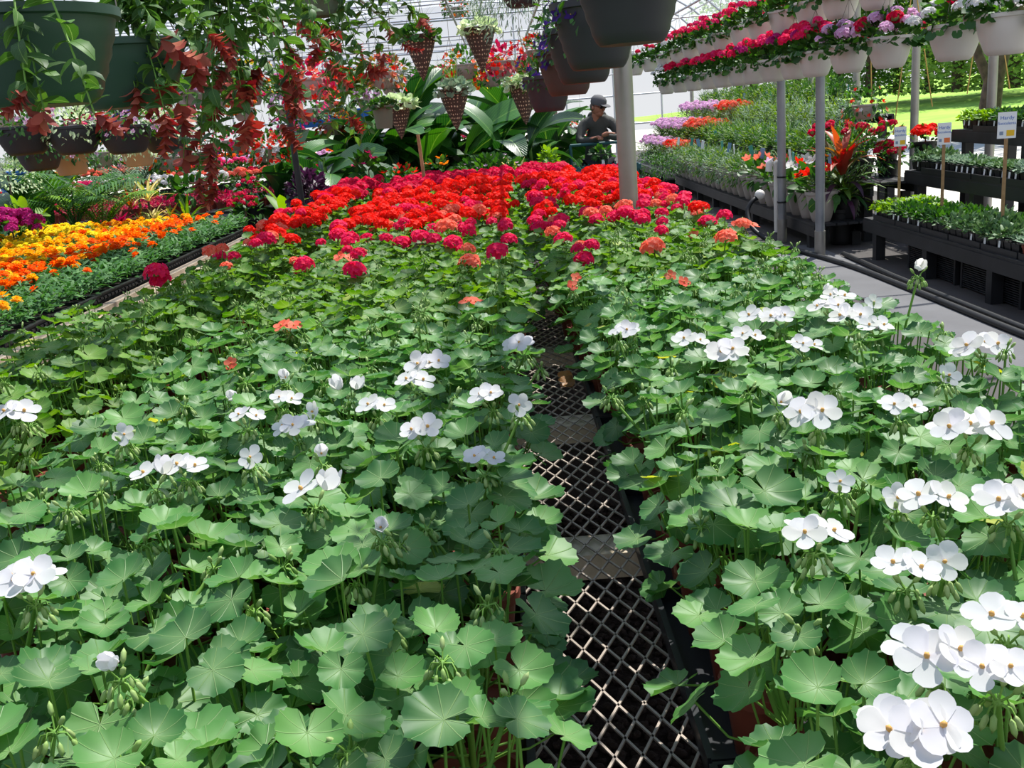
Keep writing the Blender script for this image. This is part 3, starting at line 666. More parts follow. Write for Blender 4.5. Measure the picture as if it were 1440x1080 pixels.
# pot trays
TR = G().add(box(0.47, 0.46, 0.004, (0, 0, 0.002)))
for sx_ in (-1, 1): TR.add(box(0.006, 0.46, 0.05, (sx_*0.235, 0, 0.025))); TR.add(box(0.47, 0.006, 0.05, (0, sx_*0.23, 0.025)))
TRM = TR.mesh('pot_tray', 'tray_plastic', False)
for s, xc_, w_ in (('outer', -1.24, 1.0), ('left', -0.44, 1.78), ('right', 0.56, 1.55)):
    for k in range(14):
        y = 0.80+k*0.47
        if y > 5: break
        o = obj('pot_tray', TRM, None, T(xc_, y, BZ) @ S(w_, 1, 0.6)); o['category'] = 'tray'; o['group'] = 'black trays under the geranium pots'; o['label'] = 'black carrying tray under pots %s, %s from the front' % (strip_txt[s], nth(k+1))
# fallen petals and leaves on the mesh
for (u, v, c) in ((792, 523, 'orange_petal'), (795, 530, 'crimson_petal')):
    q = atz(u, v, BZ+0.03); o = obj('fallen_leaf', LEAFG[2].mesh('fallen_leaf', 'croton_leaf'), None, T(q[0], q[1], BZ+0.012) @ RX(0.5) @ S(0.03)); o['label'] = 'small dried %s leaf fallen on the wire mesh' % ('orange' if c[0] == 'o' else 'red'); o['category'] = 'leaf'

# ================================================================== MARIGOLDS
MB = thing('marigold_bench', 'low bench with pale weathered wooden edge board under the marigolds', 'bench')
MX0, MX1, MY0, MY1 = -3.85, -2.0, 2.9, 8.4
obj('edge_board', box(0.10, MY1-MY0+0.4, 0.075, (MX1, (MY0+MY1)/2+0.2, 0.715)).mesh('edge_board', 'weathered_wood', False), MB)
obj('bench_top', box(MX1-MX0-0.06, MY1-MY0+0.4, 0.02, ((MX0+MX1)/2-0.02, (MY0+MY1)/2+0.2, 0.735)).mesh('bench_top', 'bench_black', False), MB)
obj('inner_rail', box(0.06, MY1-MY0+0.4, 0.03, (MX1-0.045, (MY0+MY1)/2+0.2, 0.765)).mesh('inner_rail', 'weathered_wood', False), MB)
for y in np.arange(MY0+0.3, MY1+.3, 1.25):
    for x in (MX1+0.0, MX0+0.1): obj('leg', box(0.09, 0.06, 0.7, (x-0.03, y, 0.35)).mesh('leg', 'weathered_wood', False), MB)
FX, FY = 0.29, 0.54
tray = G().add(box(FX-0.02, FY-0.02, 0.006, (0, 0, 0.003)))
for s_ in (-1, 1):
    tray.add(box(0.012, FY-0.01, 0.07, (s_*(FX/2-0.012), 0, 0.035))); tray.add(box(FX-0.01, 0.012, 0.07, (0, s_*(FY/2-0.012), 0.035)))
    tray.add(box(0.024, FY, 0.006, (s_*(FX/2-0.008), 0, 0.072))); tray.add(box(FX, 0.024, 0.006, (0, s_*(FY/2-0.008), 0.072)))
tray.add(box(FX-0.04, 0.008, 0.07, (0, -0.09, 0.04))); tray.add(box(FX-0.04, 0.008, 0.07, (0, 0.09, 0.04)))
tray.add(box(FX-0.03, FY-0.03, 0.01, (0, 0, 0.055)), None, 1)
for k in range(11):
    for s_ in (-1, 1): tray.add(box(0.006, 0.03, 0.012, (s_*(FX/2+0.003), -0.235+k*0.047, 0.05)))
TRAYM = tray.mesh('tray', ['black_plastic', 'soil'], False)
def flat_foliage(seed):
    r_ = np.random.default_rng(seed); g = G()
    for i in range(4):
        for j in range(8):
            cx, cy = -0.105+i*0.07, -0.235+j*0.067
            for k in range(15):
                a = r_.uniform(0, 6.28); L = r_.uniform(0.045, 0.075); z = r_.uniform(0.08, 0.17)
                pts = arc(L, 1.0, 3, r_.uniform(0.0, 1.0)); g.add(strip(pts, 0.0085, cross=2), T(cx+r_.normal(0, .012), cy+r_.normal(0, .012), z) @ RZ(a) @ RX(r_.uniform(-.6, .6)))
    return g
FLF = [flat_foliage(50+s).mesh('foliage', 'marigold_leaf') for s in range(3)]
def marigold(seed):
    r_ = np.random.default_rng(seed); g = G()
    for ring, (n, R, z, el) in enumerate(((9, 0.026, 0.0, 0.15), (8, 0.021, 0.006, 0.55), (6, 0.014, 0.010, 0.95), (4, 0.008, 0.012, 1.3))):
        for k in range(n):
            a = (k+ring*0.5)*2*PI/n+r_.uniform(-.15, .15); W_ = R*0.42
            V = [(0, 0, 0), (R*.7, W_, 0.003), (R, 0, -0.003), (R*.7, -W_, 0.003)]; g.add(G().raw(V, [(0, 2, 1), (0, 3, 2)]), T(0, 0, z) @ RZ(a) @ RY(-el))
    return g
MG = [marigold(s) for s in range(3)]; MGM = {c: [g.mesh('blossom', c+'_petal') for g in MG] for c in ('orange', 'gold', 'yellow', 'crimson')}
nx, ny = int((MX1-0.09-MX0)/FX), int((MY1-MY0)/FY)
for i in range(nx):
    for j in range(ny):
        x = MX1-0.10-FX*(i+.5); y = MY0+FY*(j+.5)+rng.normal(0, 0.008)
        u, v, zc = proj((x, y, 0.9))
        if u < -60 or zc < 0.5: continue
        first = i == 0
        r = thing('marigold_flat', 'tray of flowering marigolds, %s row from the wooden edge, %s from the front' % (nth(i+1), nth(j+1)) if not first else 'black tray of mostly green marigolds along the wooden edge, %s from the front' % nth(j+1), 'marigolds', (x, y, 0.747), rng.normal(0, 0.03), 'trays of marigolds on the low bench')
        obj('tray', TRAYM, r); obj('foliage', FLF[rng.integers(0, 3)], r)['kind'] = 'stuff'
        n = 34 if i > 1 else 26 if i else int(rng.integers(1, 6)) + (5 if j < 3 else 0)
        for k in range(n):
            px, py = rng.uniform(-.13, .13), rng.uniform(-.26, .26)
            xx = x+px; f = (xx-MX0)/(MX1-MX0)   # 0 far left, 1 at edge
            rr = rng.random()
            if f < 0.36: c = 'yellow' if rr < .75 else 'gold'
            elif f < 0.62: c = 'gold' if rr < .6 else 'orange' if rr < 0.8 else 'yellow'
            else: c = 'orange' if rr < .8 else 'gold'
            if y < 4.6 and f > 0.62: c = 'gold' if rr < .8 else 'orange'
            obj('blossom', MGM[c][rng.integers(0, 3)], r, T(px, py, rng.uniform(0.165, 0.21)) @ RX(rng.normal(-0.05, .3)) @ RY(rng.normal(0, .3)) @ RZ(rng.uniform(0, 6)) @ S(rng.uniform(.95, 1.4)))
# ================================================================== shared pieces for pots, shrubs, baskets
def potmesh(name, R, H, mat, ribs=0, rim=0.012, taper=0.68, n=28, soil_=True):
    pr = [(0.001, 0.0), (R*taper*0.9, 0.0), (R*taper, H*0.05)]
    for k in range(1, 9):
        t = k/9; r = R*(taper+(1-taper)*t**0.8)*0.97
        pr.append((r+(0.0035 if (ribs and k % 2) else 0), H*(0.05+0.83*t)))
    pr += [(R*0.97, H*0.885), (R*1.03, H*0.90), (R*1.035, H), (R*0.98, H), (R*0.96, H*0.92)]
    g = lathe(pr, n)
    g.add(lathe([(R*0.955, H*0.93), (0.001, H*0.935)], n), None, 1)
    return g.mesh(name, [mat, 'soil'], True, 35)
def bowlmesh(name, R, H, mat):
    pr = [(0.001, 0.0), (R*0.55, 0.0), (R*0.68, H*0.08)]+[(R*(0.68+0.30*math.sin(t*PI/2)), H*(0.08+0.80*t)) for t in np.linspace(0.1, 1, 8)]+[(R*0.99, H*0.89), (R*1.04, H*0.90), (R*1.04, H*0.99), (R*0.98, H), (R*0.95, H*0.92)]
    g = lathe(pr, 32); g.add(lathe([(R*0.95, H*0.93), (0.001, H*0.935)], 32), None, 1); return g.mesh(name, [mat, 'soil'], True, 35)
def hanger(R, zr, ztop, n=3, mat='wire'):
    g = G()
    for k in range(n):
        a = k*2*PI/n+0.5; g.add(tube([(R*math.cos(a), R*math.sin(a), zr), (0.003*math.cos(a), 0.003*math.sin(a), zr+min(0.42, ztop-zr-0.05))], 0.0018, 4))
    z1 = zr+min(0.42, ztop-zr-0.05); g.add(tube([(0, 0, z1-0.01), (0, 0, ztop-0.01), (0.015, 0, ztop+0.015), (0, 0, ztop+0.02)], 0.0022, 4)); return g
def lanceleaf(L, W, droop=0.8, lift=0.4, fold=0.25, n=5): return strip(arc(L, droop, n, lift), W, fold=fold)
def ovalleaf(L, W, droop=0.5, n=4): return strip(arc(L, droop, n, 0.2), W, fold=0.15, prof=lambda t: math.sin(PI*(0.04+0.93*t))**0.7)
def bush(seed, R, H, leaf, n, mi=0, dome=1.0, inner=0.35, droop=0.0, base=0.0):
    """leaves over a dome of radius R and height H, their tips outward"""
    r_ = np.random.default_rng(seed); g = G(); lv = leaf if isinstance(leaf, list) else [leaf]
    for k in range(n):
        a = r_.uniform(0, 2*PI); zz = r_.uniform(-droop, 1.0); q = r_.uniform(inner, 1.0)**0.5
        rr = math.sqrt(max(0.0, 1-max(0, zz)**2))*R*q*(1 if zz > 0 else 1+0.1*zz); c = (rr*math.cos(a), rr*math.sin(a), base+H*zz*q)
        el = r_.uniform(-0.6, 0.5)-0.9*max(0, zz)+(0.9 if zz < 0 else 0)
        g.add(lv[k % len(lv)], T(*c) @ RZ(a+r_.normal(0, .6)) @ RY(el) @ RX(r_.normal(0, .5)) @ S(r_.uniform(.7, 1.15)), mi)
    return g
GL8 = [ger_leaf(70+s, 8, (1.0,), False) for s in range(3)]
def scaled(g, s): return G().add(g, S(s))
LG = [scaled(g, 0.035) for g in GL8]
SMALL = ovalleaf(0.035, 0.010, n=3); MEDL = ovalleaf(0.07, 0.020, n=4); BIGL = ovalleaf(0.12, 0.035, n=5)
def facing(d): return aim(d)
def scatter_heads(root, meshes, n, R, z0, H, seed, sc=1.0, name='flower_head', droop=0.0):
    r_ = np.random.default_rng(seed)
    for k in range(n):
        a = k*2.39996+r_.uniform(-.4, .4); q = math.sqrt((k+.5)/n); z = z0+H*(1-0.6*q*q)+r_.uniform(-.02, .02)-droop*q*r_.random()
        obj(name, meshes[r_.integers(0, len(meshes))], root, T(R*q*math.cos(a), R*q*math.sin(a), z) @ RZ(r_.uniform(0, 6)) @ RX(r_.normal(0, .35)) @ S(sc*r_.uniform(.75, 1.1)))
for c in ('white', 'lilac', 'hot_pink', 'magenta', 'purple', 'orange', 'yellow'):
    HEADM[c] = [g.mesh('flower_head', [c+'_petal', 'bud_green']) for g in HEADG[:3]]
HEADMIX = {'hot': HEADM['hot_pink']+HEADM['pink'], 'hotmag': HEADM['hot_pink']+HEADM['magenta'][:1]+HEADM['pink'], 'lilred': HEADM['lilac']+HEADM['lilac']+HEADM['crimson'][:2], 'white': HEADM['white'], 'redwhite': HEADM['crimson'][:2]+HEADM['white'][:2], 'whred': HEADM['white']+HEADM['lilac'][:1]+HEADM['crimson'][:1],
           'red': HEADM['red'], 'pink': HEADM['pink'], 'lilac': HEADM['lilac'], 'coralred': HEADM['coral'][:3]+HEADM['red'][:2], 'orange': HEADM['orange'], 'purple': HEADM['purple'], 'magenta': HEADM['magenta'], 'yellow': HEADM['yellow'], 'crimson': HEADM['crimson'], 'pinkwhite': HEADM['lilac']+HEADM['white'][:1]+HEADM['pink'][:1]}
TAG = G().add(box(0.03, 0.002, 0.07, (0, 0, 0.035)))
TAGM = {c: TAG.mesh('plant_tag', c, False) for c in ('tag_white', 'tag_blue', 'tag_teal')}

# ================================================================== HANGING BASKETS, right side
POTB = bowlmesh('pot', 0.135, 0.19, 'white_pot'); HNG1 = {}
GERB = [bush(200+s, 0.20, 0.17, LG, 150, droop=0.45).add(bush(210+s, 0.13, 0.1, LG, 30), T(0, 0, .02)).mesh('foliage', 'bush_leaf') for s in range(4)]
def ger_basket(x, y, zb, ztop, mix, nh, label, grp, seed, hz=0.24):
    r = thing('hanging_basket', label, 'hanging basket', (x, y, zb), rng.uniform(0, 6), grp)
    obj('pot', POTB, r); k = round(ztop-zb, 2)
    if k not in HNG1: HNG1[k] = hanger(0.133, 0.18, k).mesh('hanger', 'wire')
    obj('hanger', HNG1[k], r); obj('foliage', GERB[seed % 4], r, T(0, 0, 0.19))
    scatter_heads(r, HEADMIX[mix], nh, 0.21, hz, 0.15, seed, 1.15)
    return r
ylow = [5.0, 5.62, 6.5, 7.2, 7.95, 8.55, 9.15, 9.8, 10.5, 11.2, 12.0, 12.9, 13.8, 14.9]
mlow = ['white', 'whred', 'lilred', 'lilred', 'hotmag', 'hotmag', 'hot', 'hotmag', 'hot', 'hot', 'hotmag', 'hot', 'crimson', 'redwhite']
wlow = ['white', 'white, lilac and red', 'lilac and dark red', 'lilac and dark red'] + ['pink']*8 + ['red', 'red and white']
for i, y in enumerate(ylow):
    ger_basket(2.47+rng.normal(0, .01), y, 1.63, 2.16, mlow[i], 13, 'pale hanging pot of %s geraniums, lower row, %s from the front' % (wlow[i], nth(i+1)), 'pale baskets in the lower row', 300+i, 0.17 if i < 4 else 0.24)
yup = [6.1, 6.75, 7.4, 8.1, 8.8, 9.5, 10.3, 11.2, 12.0, 12.9, 13.8, 15.0, 16.4, 18]
mup = ['hot', 'hotmag', 'hot', 'hot', 'hot', 'hot', 'hot', 'hotmag', 'hot', 'hot', 'hot', 'redwhite', 'redwhite', 'white']
for i, y in enumerate(yup):
    ger_basket(2.47+rng.normal(0, .01), y, 2.00, 2.66, mup[i], 10, 'pale hanging pot of %s geraniums, %s from the front in the upper row' % ({'redwhite': 'red and white', 'white': 'white'}.get(mup[i], 'hot pink'), nth(i+1)), 'pale baskets in the upper row', 330+i)

# ---- dark pots hanging over the aisle
POTD = potmesh('pot', 0.165, 0.235, 'charcoal_pot', 1, taper=0.62); POTBR = potmesh('pot', 0.165, 0.235, 'brown_pot', 1, taper=0.62)
PET = [bush(400+s, 0.22, 0.12, SMALL, 260, droop=0.9).mesh('foliage', 'bush_leaf') for s in range(2)]
def flower5(seed, D, mat, cent='stamen', openf=0.9): return blossom(seed, D, openf, 3).mesh('blossom', [mat+'_petal', cent])
PURP = [flower5(s, 0.055, 'purple') for s in range(2)]
dark = [(888, 62, 3.05, 1), (842, 97, 3.85, 0), (822, 117, 4.65, 0), (800, 134, 5.6, 1), (773, 157, 7.0, 0), (920, -22, 2.3, 1), (975, -110, 1.6, 0)]  # last two pots are added, unseen overhead, to cast shade on the aisle
for i, (u, v, Y, b) in enumerate(dark):
    q = aty(u, v, Y); zt = 2.42
    r = thing('hanging_basket', ('%s hanging pot of purple petunias over the aisle, %s nearest in its row' % ('largest dark' if i == 0 else 'dark', nth(i+1)) if i < 5 else 'added dark hanging pot, unseen overhead to shade the aisle, %s one' % ('first', 'second')[i-5]), 'hanging basket', q, rng.uniform(0, 6), 'dark pots hanging over the middle aisle')
    obj('pot', POTBR if b and i else POTD, r); obj('hanger', hanger(0.163, 0.225, zt-q[2]).mesh('hanger', 'wire'), r)
    obj('foliage', PET[i % 2], r, T(0, 0, 0.235)); 
    for k in range(26):
        a = rng.uniform(0, 6.28); qq = rng.uniform(.5, 1); zz = rng.uniform(-0.10, 0.12); d = np.array([math.cos(a), math.sin(a), 0.3+zz*3])
        obj('blossom', PURP[k % 2], r, T(0.215*qq*math.cos(a), 0.215*qq*math.sin(a), 0.25+zz) @ aim(d) @ S(rng.uniform(.8, 1.2)))

# ---- big green pots at upper left with shrimp plants
POTG = potmesh('pot', 0.18, 0.18, 'green_pot', 1, taper=0.66, n=40)
SLEAF = [lanceleaf(0.085, 0.021, d, 0.3, 0.2) for d in (0.5, 1.0, 1.5)]
SLEAFM = [g.mesh('leaf', 'shrimp_leaf') for g in SLEAF]
def bract_spike(seed):
    r_ = np.random.default_rng(seed); g = G(); L = r_.uniform(0.05, 0.085); n = 24; br = ovalleaf(0.036, 0.0092, 0.9, 4); bend = r_.uniform(0.2, 0.9)
    for k in range(n):
        t = k/n; c = np.array([math.sin(bend*t)*L*t, 0, L*t]); a = (k % 4)*PI/2+(0.3 if k // 4 % 2 else 0)
        g.add(br, T(*c) @ RY(bend*t) @ RZ(a) @ RY(-0.9+0.5*(1-t)+r_.normal(0, .12)) @ RX(r_.normal(0, .15)) @ S(1.05-0.45*t))
    return g.mesh('bract_spike', 'shrimp_bract')
SPK = [bract_spike(s) for s in range(4)]
def shrimp(root, Mi, start, ends, seed, leaves=True, spikes=True, lsc=1.0):
    r_ = np.random.default_rng(seed)
    for (e, spk) in ends:
        a = np.array(start)+r_.normal(0, 0.03, 3)*np.array([1, 1, .3]); b = np.array(e)
        m1 = a+(b-a)*0.35+np.array([0, 0, 0.10+0.25*abs(b[2]-a[2])*(0.5 if b[2] < a[2] else .2)]); m2 = a+(b-a)*0.78+np.array([0, 0, 0.07])
        pts = smooth([a, m1, m2, b], 5); loc = np.array([np.array(Mi @ Vector((*p, 1)))[:3] for p in pts])
        st = obj('stem', tube(loc, np.linspace(0.0028, 0.0016, len(loc)), 5).mesh('stem', 'stem_green'), root)
        L = len(loc)
        for k in range(2, L-1):
            for sgn in ((0, 1, 2) if (k+L) % 3 else (0, 1)):
                ang = k*PI/2+sgn*PI+r_.normal(0, .5); m = T(*loc[k]) @ RZ(ang) @ RY(r_.uniform(-.2, 0.9)) @ RX(r_.normal(0, .5)) @ S(lsc*r_.uniform(.65, 1.15)*(1.1-0.3*k/L))
                obj('leaf', SLEAFM[r_.integers(0, 3)], st, m)
        if spk:
            d = loc[-1]-loc[-3]; d = d/np.linalg.norm(d)
            obj('bract_spike', SPK[r_.integers(0, 4)], st, T(*loc[-1]) @ aim(d*np.array([1, 1, 1])+np.array([r_.normal(0, .5), r_.normal(0, .5), r_.uniform(-.3, .5)]), r_.uniform(0, 6)) @ S(r_.uniform(1.3, 1.8)*(0.62 if loc[0][2] < 0.3 and np.linalg.norm(start-CAM) < 2.6 else 1)))
def shrimp_basket(u, v, Y, pot, label, ends, seed, ztop=2.5, lsc=1.0, rot=0.4):
    q = aty(u, v, Y); mat = T(*q) @ RZ(rot); r = thing('shrimp_plant_basket', label, 'hanging basket', mat=mat, group='green pots of trailing shrimp plants')
    obj('pot', pot, r); obj('hanger', hanger(0.185, 0.215, max(0.4, ztop-q[2])).mesh('hanger', 'wire'), r)
    Mi = Matrix(mat.tolist()).inverted(); shrimp(r, Mi, q+np.array([0, 0, 0.22]), ends, seed, lsc=lsc)
    return r
def E_(lst, Y0, Y1, seed):
    r_ = np.random.default_rng(seed); return [(aty(u, v, r_.uniform(Y0, Y1)), 1) for (u, v) in lst]
shrimp_basket(56, 150, 2.12, POTG, 'biggest dark green hanging pot at the upper left, with trailing stems', E_([(38, 128), (62, 155), (133, 160)], 1.78, 1.9, 1)+[(aty(120, -60, 2.2), 0)], 500, lsc=0.75)
shrimp_basket(185, 152, 3.0, POTG, 'dark green hanging pot just behind the biggest one, with red bracts', E_([(190, 122), (237, 118), (250, 145), (232, 160), (270, 70), (292, 48), (225, 55)], 2.75, 3.2, 2)+[(aty(260, 20, 3.1), 0), (aty(240, -20, 3.1), 0)], 501, lsc=.85)
shrimp_basket(330, -48, 3.9, POTG, 'hanging pot above the frame edge with the thickest trail of red bracts', E_([(325, 55), (345, 118), (338, 135), (365, 95), (400, 92), (408, 118), (425, 145), (300, 200), (285, 185), (345, 168), (395, 175), (258, 222), (305, 225), (280, 250), (400, 140), (312, 118), (322, 95), (310, 150), (305, 255)], 3.6, 4.2, 3)+[(aty(300, 60, 3.8), 0), (aty(350, 60, 3.9), 0), (aty(270, 120, 3.8), 0), (aty(300, 170, 3.8), 0), (aty(330, 150, 3.9), 0)], 502, 2.62)
shrimp_basket(395, -60, 4.8, POTG, 'hanging pot over the shrimp plants with upright red bracts', E_([(375, 12), (395, 22), (420, 32), (446, 62), (440, 50), (400, 60), (436, 38), (460, 90)], 4.5, 5.0, 4)+[(aty(420, 80, 4.8), 0), (aty(360, 50, 4.8), 0)], 503, 2.75)
POTS = potmesh('pot', 0.15, 0.21, 'sage_pot', 0, taper=0.66)
shrimp_basket(447, 24, 5.6, POTS, 'grey green hanging pot with thin leafy stems, right of the red bracts', E_([(500, 62), (545, 40), (590, 25), (515, 100), (490, 165), (540, 75), (565, 60)], 5.3, 6.0, 5)+[(aty(480, 130, 5.6), 0), (aty(505, 150, 5.7), 0), (aty(470, 190, 5.6), 0), (aty(520, 190, 5.7), 0), (aty(530, 130, 5.7), 0), (aty(470, 110, 5.7), 0), (aty(500, 200, 5.8), 0), (aty(480, 70, 5.6), 0), (aty(560, 20, 5.6), 0)], 504, 2.6)

# ---- row of dark pots and tan pots at left
PALEF = [bush(520+s, 0.21, 0.13, SMALL, 330, droop=0.8).mesh('foliage', 'pale_leaf' if s else 'bush_leaf') for s in range(2)]
PKS = [flower5(s, 0.028, 'lilac') for s in range(2)]; POTDL = bowlmesh('pot', 0.155, 0.165, 'charcoal_pot'); POTT = potmesh('pot', 0.14, 0.16, 'tan_pot', 0, taper=0.7)
for i, (u, v, Y, pm, fl, w_) in enumerate([(39, 218, 6.1, POTDL, 4, 'dark'), (110, 217, 6.15, POTDL, 8, 'dark'), (181, 216, 6.2, POTDL, 40, 'dark'), (236, 214, 6.6, POTDL, 14, 'dark'), (103, 246, 7.6, POTT, 3, 'tan'), (197, 234, 8.2, POTT, 3, 'tan'), (60, 240, 7.2, POTDL, 3, 'narrow dark')]):
    q = aty(u, v, Y); nm = ['first from the left under the big green pot', 'second from the left under the big green pot', 'third from the left, spilling lilac flowers', 'fourth from the left, behind red bracts', 'hanging lower behind the dark row', 'half hidden behind lilac flowers', 'lowest at the far left'][i]
    r = thing('hanging_basket', '%s hanging pot with pale trailing foliage, %s' % (w_, nm), 'hanging basket', q, rng.uniform(0, 6), 'pots hanging in a row at the left')
    obj('pot', pm, r); obj('hanger', hanger(0.15, 0.155, 2.3-q[2]).mesh('hanger', 'wire'), r); obj('foliage', PALEF[i % 2], r, T(0, 0, 0.17))
    for k in range(fl):
        a = rng.uniform(3.4, 6.0) if i == 2 else rng.uniform(0, 6.28); zz = rng.uniform(-0.06, 0.14); obj('blossom', PKS[k % 2], r, T(0.21*math.cos(a), 0.21*math.sin(a), 0.17+zz) @ aim((math.cos(a), math.sin(a), .4)) @ S(rng.uniform(.8, 1.3)))

# ---- woven cone baskets
CONE = lathe([(0.002, 0.0), (0.03, 0.05), (0.075, 0.16), (0.115, 0.27), (0.14, 0.36), (0.148, 0.365), (0.14, 0.372), (0.12, 0.36), (0.001, 0.355)], 24).mesh('woven_cone', 'woven')
GRB = strip(arc(0.34, 0.7, 5, 1.35), 0.004, cross=2, prof=lambda t: 1-0.85*t)
def tuft(seed, n=40, s=1.0, spread=0.5):
    r_ = np.random.default_rng(seed); g = G()
    for k in range(n): g.add(GRB, T(r_.normal(0, .012), r_.normal(0, .012), 0) @ RZ(r_.uniform(0, 6.28)) @ RY(r_.uniform(-.1, spread)) @ S(s*r_.uniform(.6, 1.1)))
    return g
SPIKY = tuft(1, 26, 0.9, 0.35).mesh('spiky_grass', 'grass_blade'); SILV = [bush(540+s, 0.18, 0.09, LG, 130, droop=0.5).mesh('foliage', ['bush_leaf', 'grey_green_leaf', 'pale_leaf'][s]) for s in range(3)]
for i, (u, v, Y, fi, lab) in enumerate([(596, 114, 8.4, 0, 'upper left of the four, dark leaved with tall spikes'), (679, 102, 8.6, 2, 'upper right of the four, pale leaved with tall spikes'), (643, 184, 8.9, 1, 'lowest one over the banana leaves'), (740, 176, 9.2, 2, 'right of the lowest one, beside the dark pots'), (565, 196, 8.8, 2, 'small one beside the sage green pot')]):
    q = aty(u, v, Y); r = thing('cone_basket', 'woven brown cone hanging basket, %s' % lab, 'hanging basket', q, rng.uniform(0, 6), 'woven cone baskets'); s_ = 0.95 if i < 4 else 0.8
    obj('woven_cone', CONE, r, S(s_)); obj('foliage', SILV[fi], r, T(0, 0, 0.36*s_)); obj('hanger', hanger(0.14*s_, 0.36*s_, 2.62-q[2]).mesh('hanger', 'wire'), r)
    if i != 4: obj('spiky_grass', SPIKY, r, T(0, 0, 0.38))

# ---- other baskets hanging further back
POTW = bowlmesh('pot', 0.15, 0.18, 'grey_pot')
MLF = [bush(560+s, 0.26, 0.20, MEDL, 170, droop=0.9).mesh('foliage', ['red_leaf', 'bush_leaf', 'croton_leaf'][s]) for s in range(3)]
BEG = {c: [flower5(s+3, 0.06, c) for s in range(2)] for c in ('coral', 'red', 'orange', 'yellow', 'hot_pink', 'lilac', 'white')}
RAILY = {}
def far_basket(u, v, Y, fi, cols, n, label, pot=POTW, ztop=2.6, sc=1.0, dro=0.22, grp='flowering baskets hanging further back'):
    q = aty(u, v, Y); RAILY.setdefault(Y, []).append(q[0]); ztop = max(2.6, q[2]+.3); r = thing('hanging_basket', label, 'hanging basket', mat=T(*q) @ RZ(rng.uniform(0, 6)) @ S(sc), group=grp)
    obj('pot', pot, r); obj('hanger', hanger(0.148, 0.17, (ztop-q[2])/sc).mesh('hanger', 'wire'), r); obj('foliage', MLF[fi], r, T(0, 0, 0.18))
    for k in range(n):
        a = rng.uniform(0, 6.28); zz = rng.uniform(-dro, 0.18); rr = 0.26 if zz < 0 else math.sqrt(1-(zz/0.22)**2)*0.27; c = cols[k % len(cols)]
        obj('blossom', BEG[c][k % 2], r, T(rr*math.cos(a), rr*math.sin(a), 0.19+zz) @ aim((math.cos(a), math.sin(a), .4)) @ S(rng.uniform(.8, 1.3)))
for args in [(437, 140, 7.6, 0, ['coral', 'red'], 46, 'grey hanging pot with dark red leaves and coral flowers'), (538, 125, 9.5, 2, ['red', 'coral'], 20, 'grey hanging pot left of the cone baskets with red flowers'), (655, 112, 10.2, 1, ['orange', 'red', 'coral'], 60, 'basket of orange begonias between the cone baskets'),
             (693, 122, 11, 1, ['yellow', 'orange'], 46, 'basket of yellow and orange flowers between the cone baskets'), (708, 108, 9.9, 0, ['red', 'red', 'coral'], 50, 'pale pot with bright red flowers behind the dark pots'), (757, 90, 11, 2, ['hot_pink', 'red'], 30, 'basket with pink flowers behind the purple petunias'),
             (378, 228, 10.5, 1, ['red', 'coral', 'red', 'white'], 110, 'wide pot of bright red begonias beyond the shrimp plants'), (330, 215, 11.5, 1, ['red', 'hot_pink'], 70, 'red and pink basket left of the wide begonia pot'), (405, 195, 12.5, 1, ['hot_pink', 'lilac'], 60, 'pink and lilac basket behind the begonias'), (436, 172, 11.5, 1, ['hot_pink'], 34, 'small dark pot with hot pink flowers by the thin post'),
             (470, 190, 12.5, 2, ['orange', 'coral', 'white'], 40, 'basket of orange and white flowers above the banana leaf'), (60, 262, 10, 1, ['orange', 'lilac'], 14, 'basket with few orange flowers at the far left'), (240, 240, 10.5, 1, ['red', 'orange', 'yellow'], 60, 'basket of red and yellow flowers under the dark pots'), (145, 235, 10, 1, ['orange', 'red', 'lilac'], 30, 'basket with orange flowers behind the tan pot'),
             (275, 232, 12.0, 1, ['hot_pink', 'coral'], 50, 'pink basket behind the hanging red bracts'), (14, 190, 8.5, 1, ['white', 'lilac'], 30, 'basket of white flowers at the far left edge'), (355, 130, 9.5, 1, ['yellow', 'orange', 'coral'], 30, 'basket of yellow flowers among the shrimp plants'),
             (818, 190, 16, 1, ['red', 'coral'], 60, 'small basket of red flowers left of the standing man'), (1216, 168, 10.2, 1, ['coral', 'red', 'white'], 22, 'white pot of coral and white begonias near the slim pole'), (640, 25, 15, 1, ['orange', 'coral'], 30, 'small orange basket high up between the cones')]:
    far_basket(*args, sc=0.8 if args[2] < 15 else 0.75)
for Y, xs_ in RAILY.items(): structure('hanging_wire', tube([(-8.6 if min(xs_) < 2.4 else 2.4, Y, 2.61), (max(xs_)+(.5 if max(xs_) < 2.4 else 1.3), Y, 2.61)], 0.006, 5).mesh('hanging_wire', 'roof_pipe'))
POTSG = lathe([(0.001, 0), (0.075, 0), (0.08, 0.02), (0.1, 0.19), (0.118, 0.2), (0.12, 0.225), (0.108, 0.225), (0.1, 0.2), (0.001, 0.2)], 24).mesh('pot', 'sage_pot', True, 35)
q = aty(541, 181, 8.2); r = thing('hanging_pot', 'flared sage green pot hanging beside the small cone basket', 'hanging pot', mat=T(*q) @ S(.82)); obj('pot', POTSG, r); obj('foliage', SILV[0], r, T(0, 0, 0.22) @ S(.8)); obj('hanger', hanger(0.115, 0.22, (2.62-q[2])/.82).mesh('hanger', 'wire'), r)
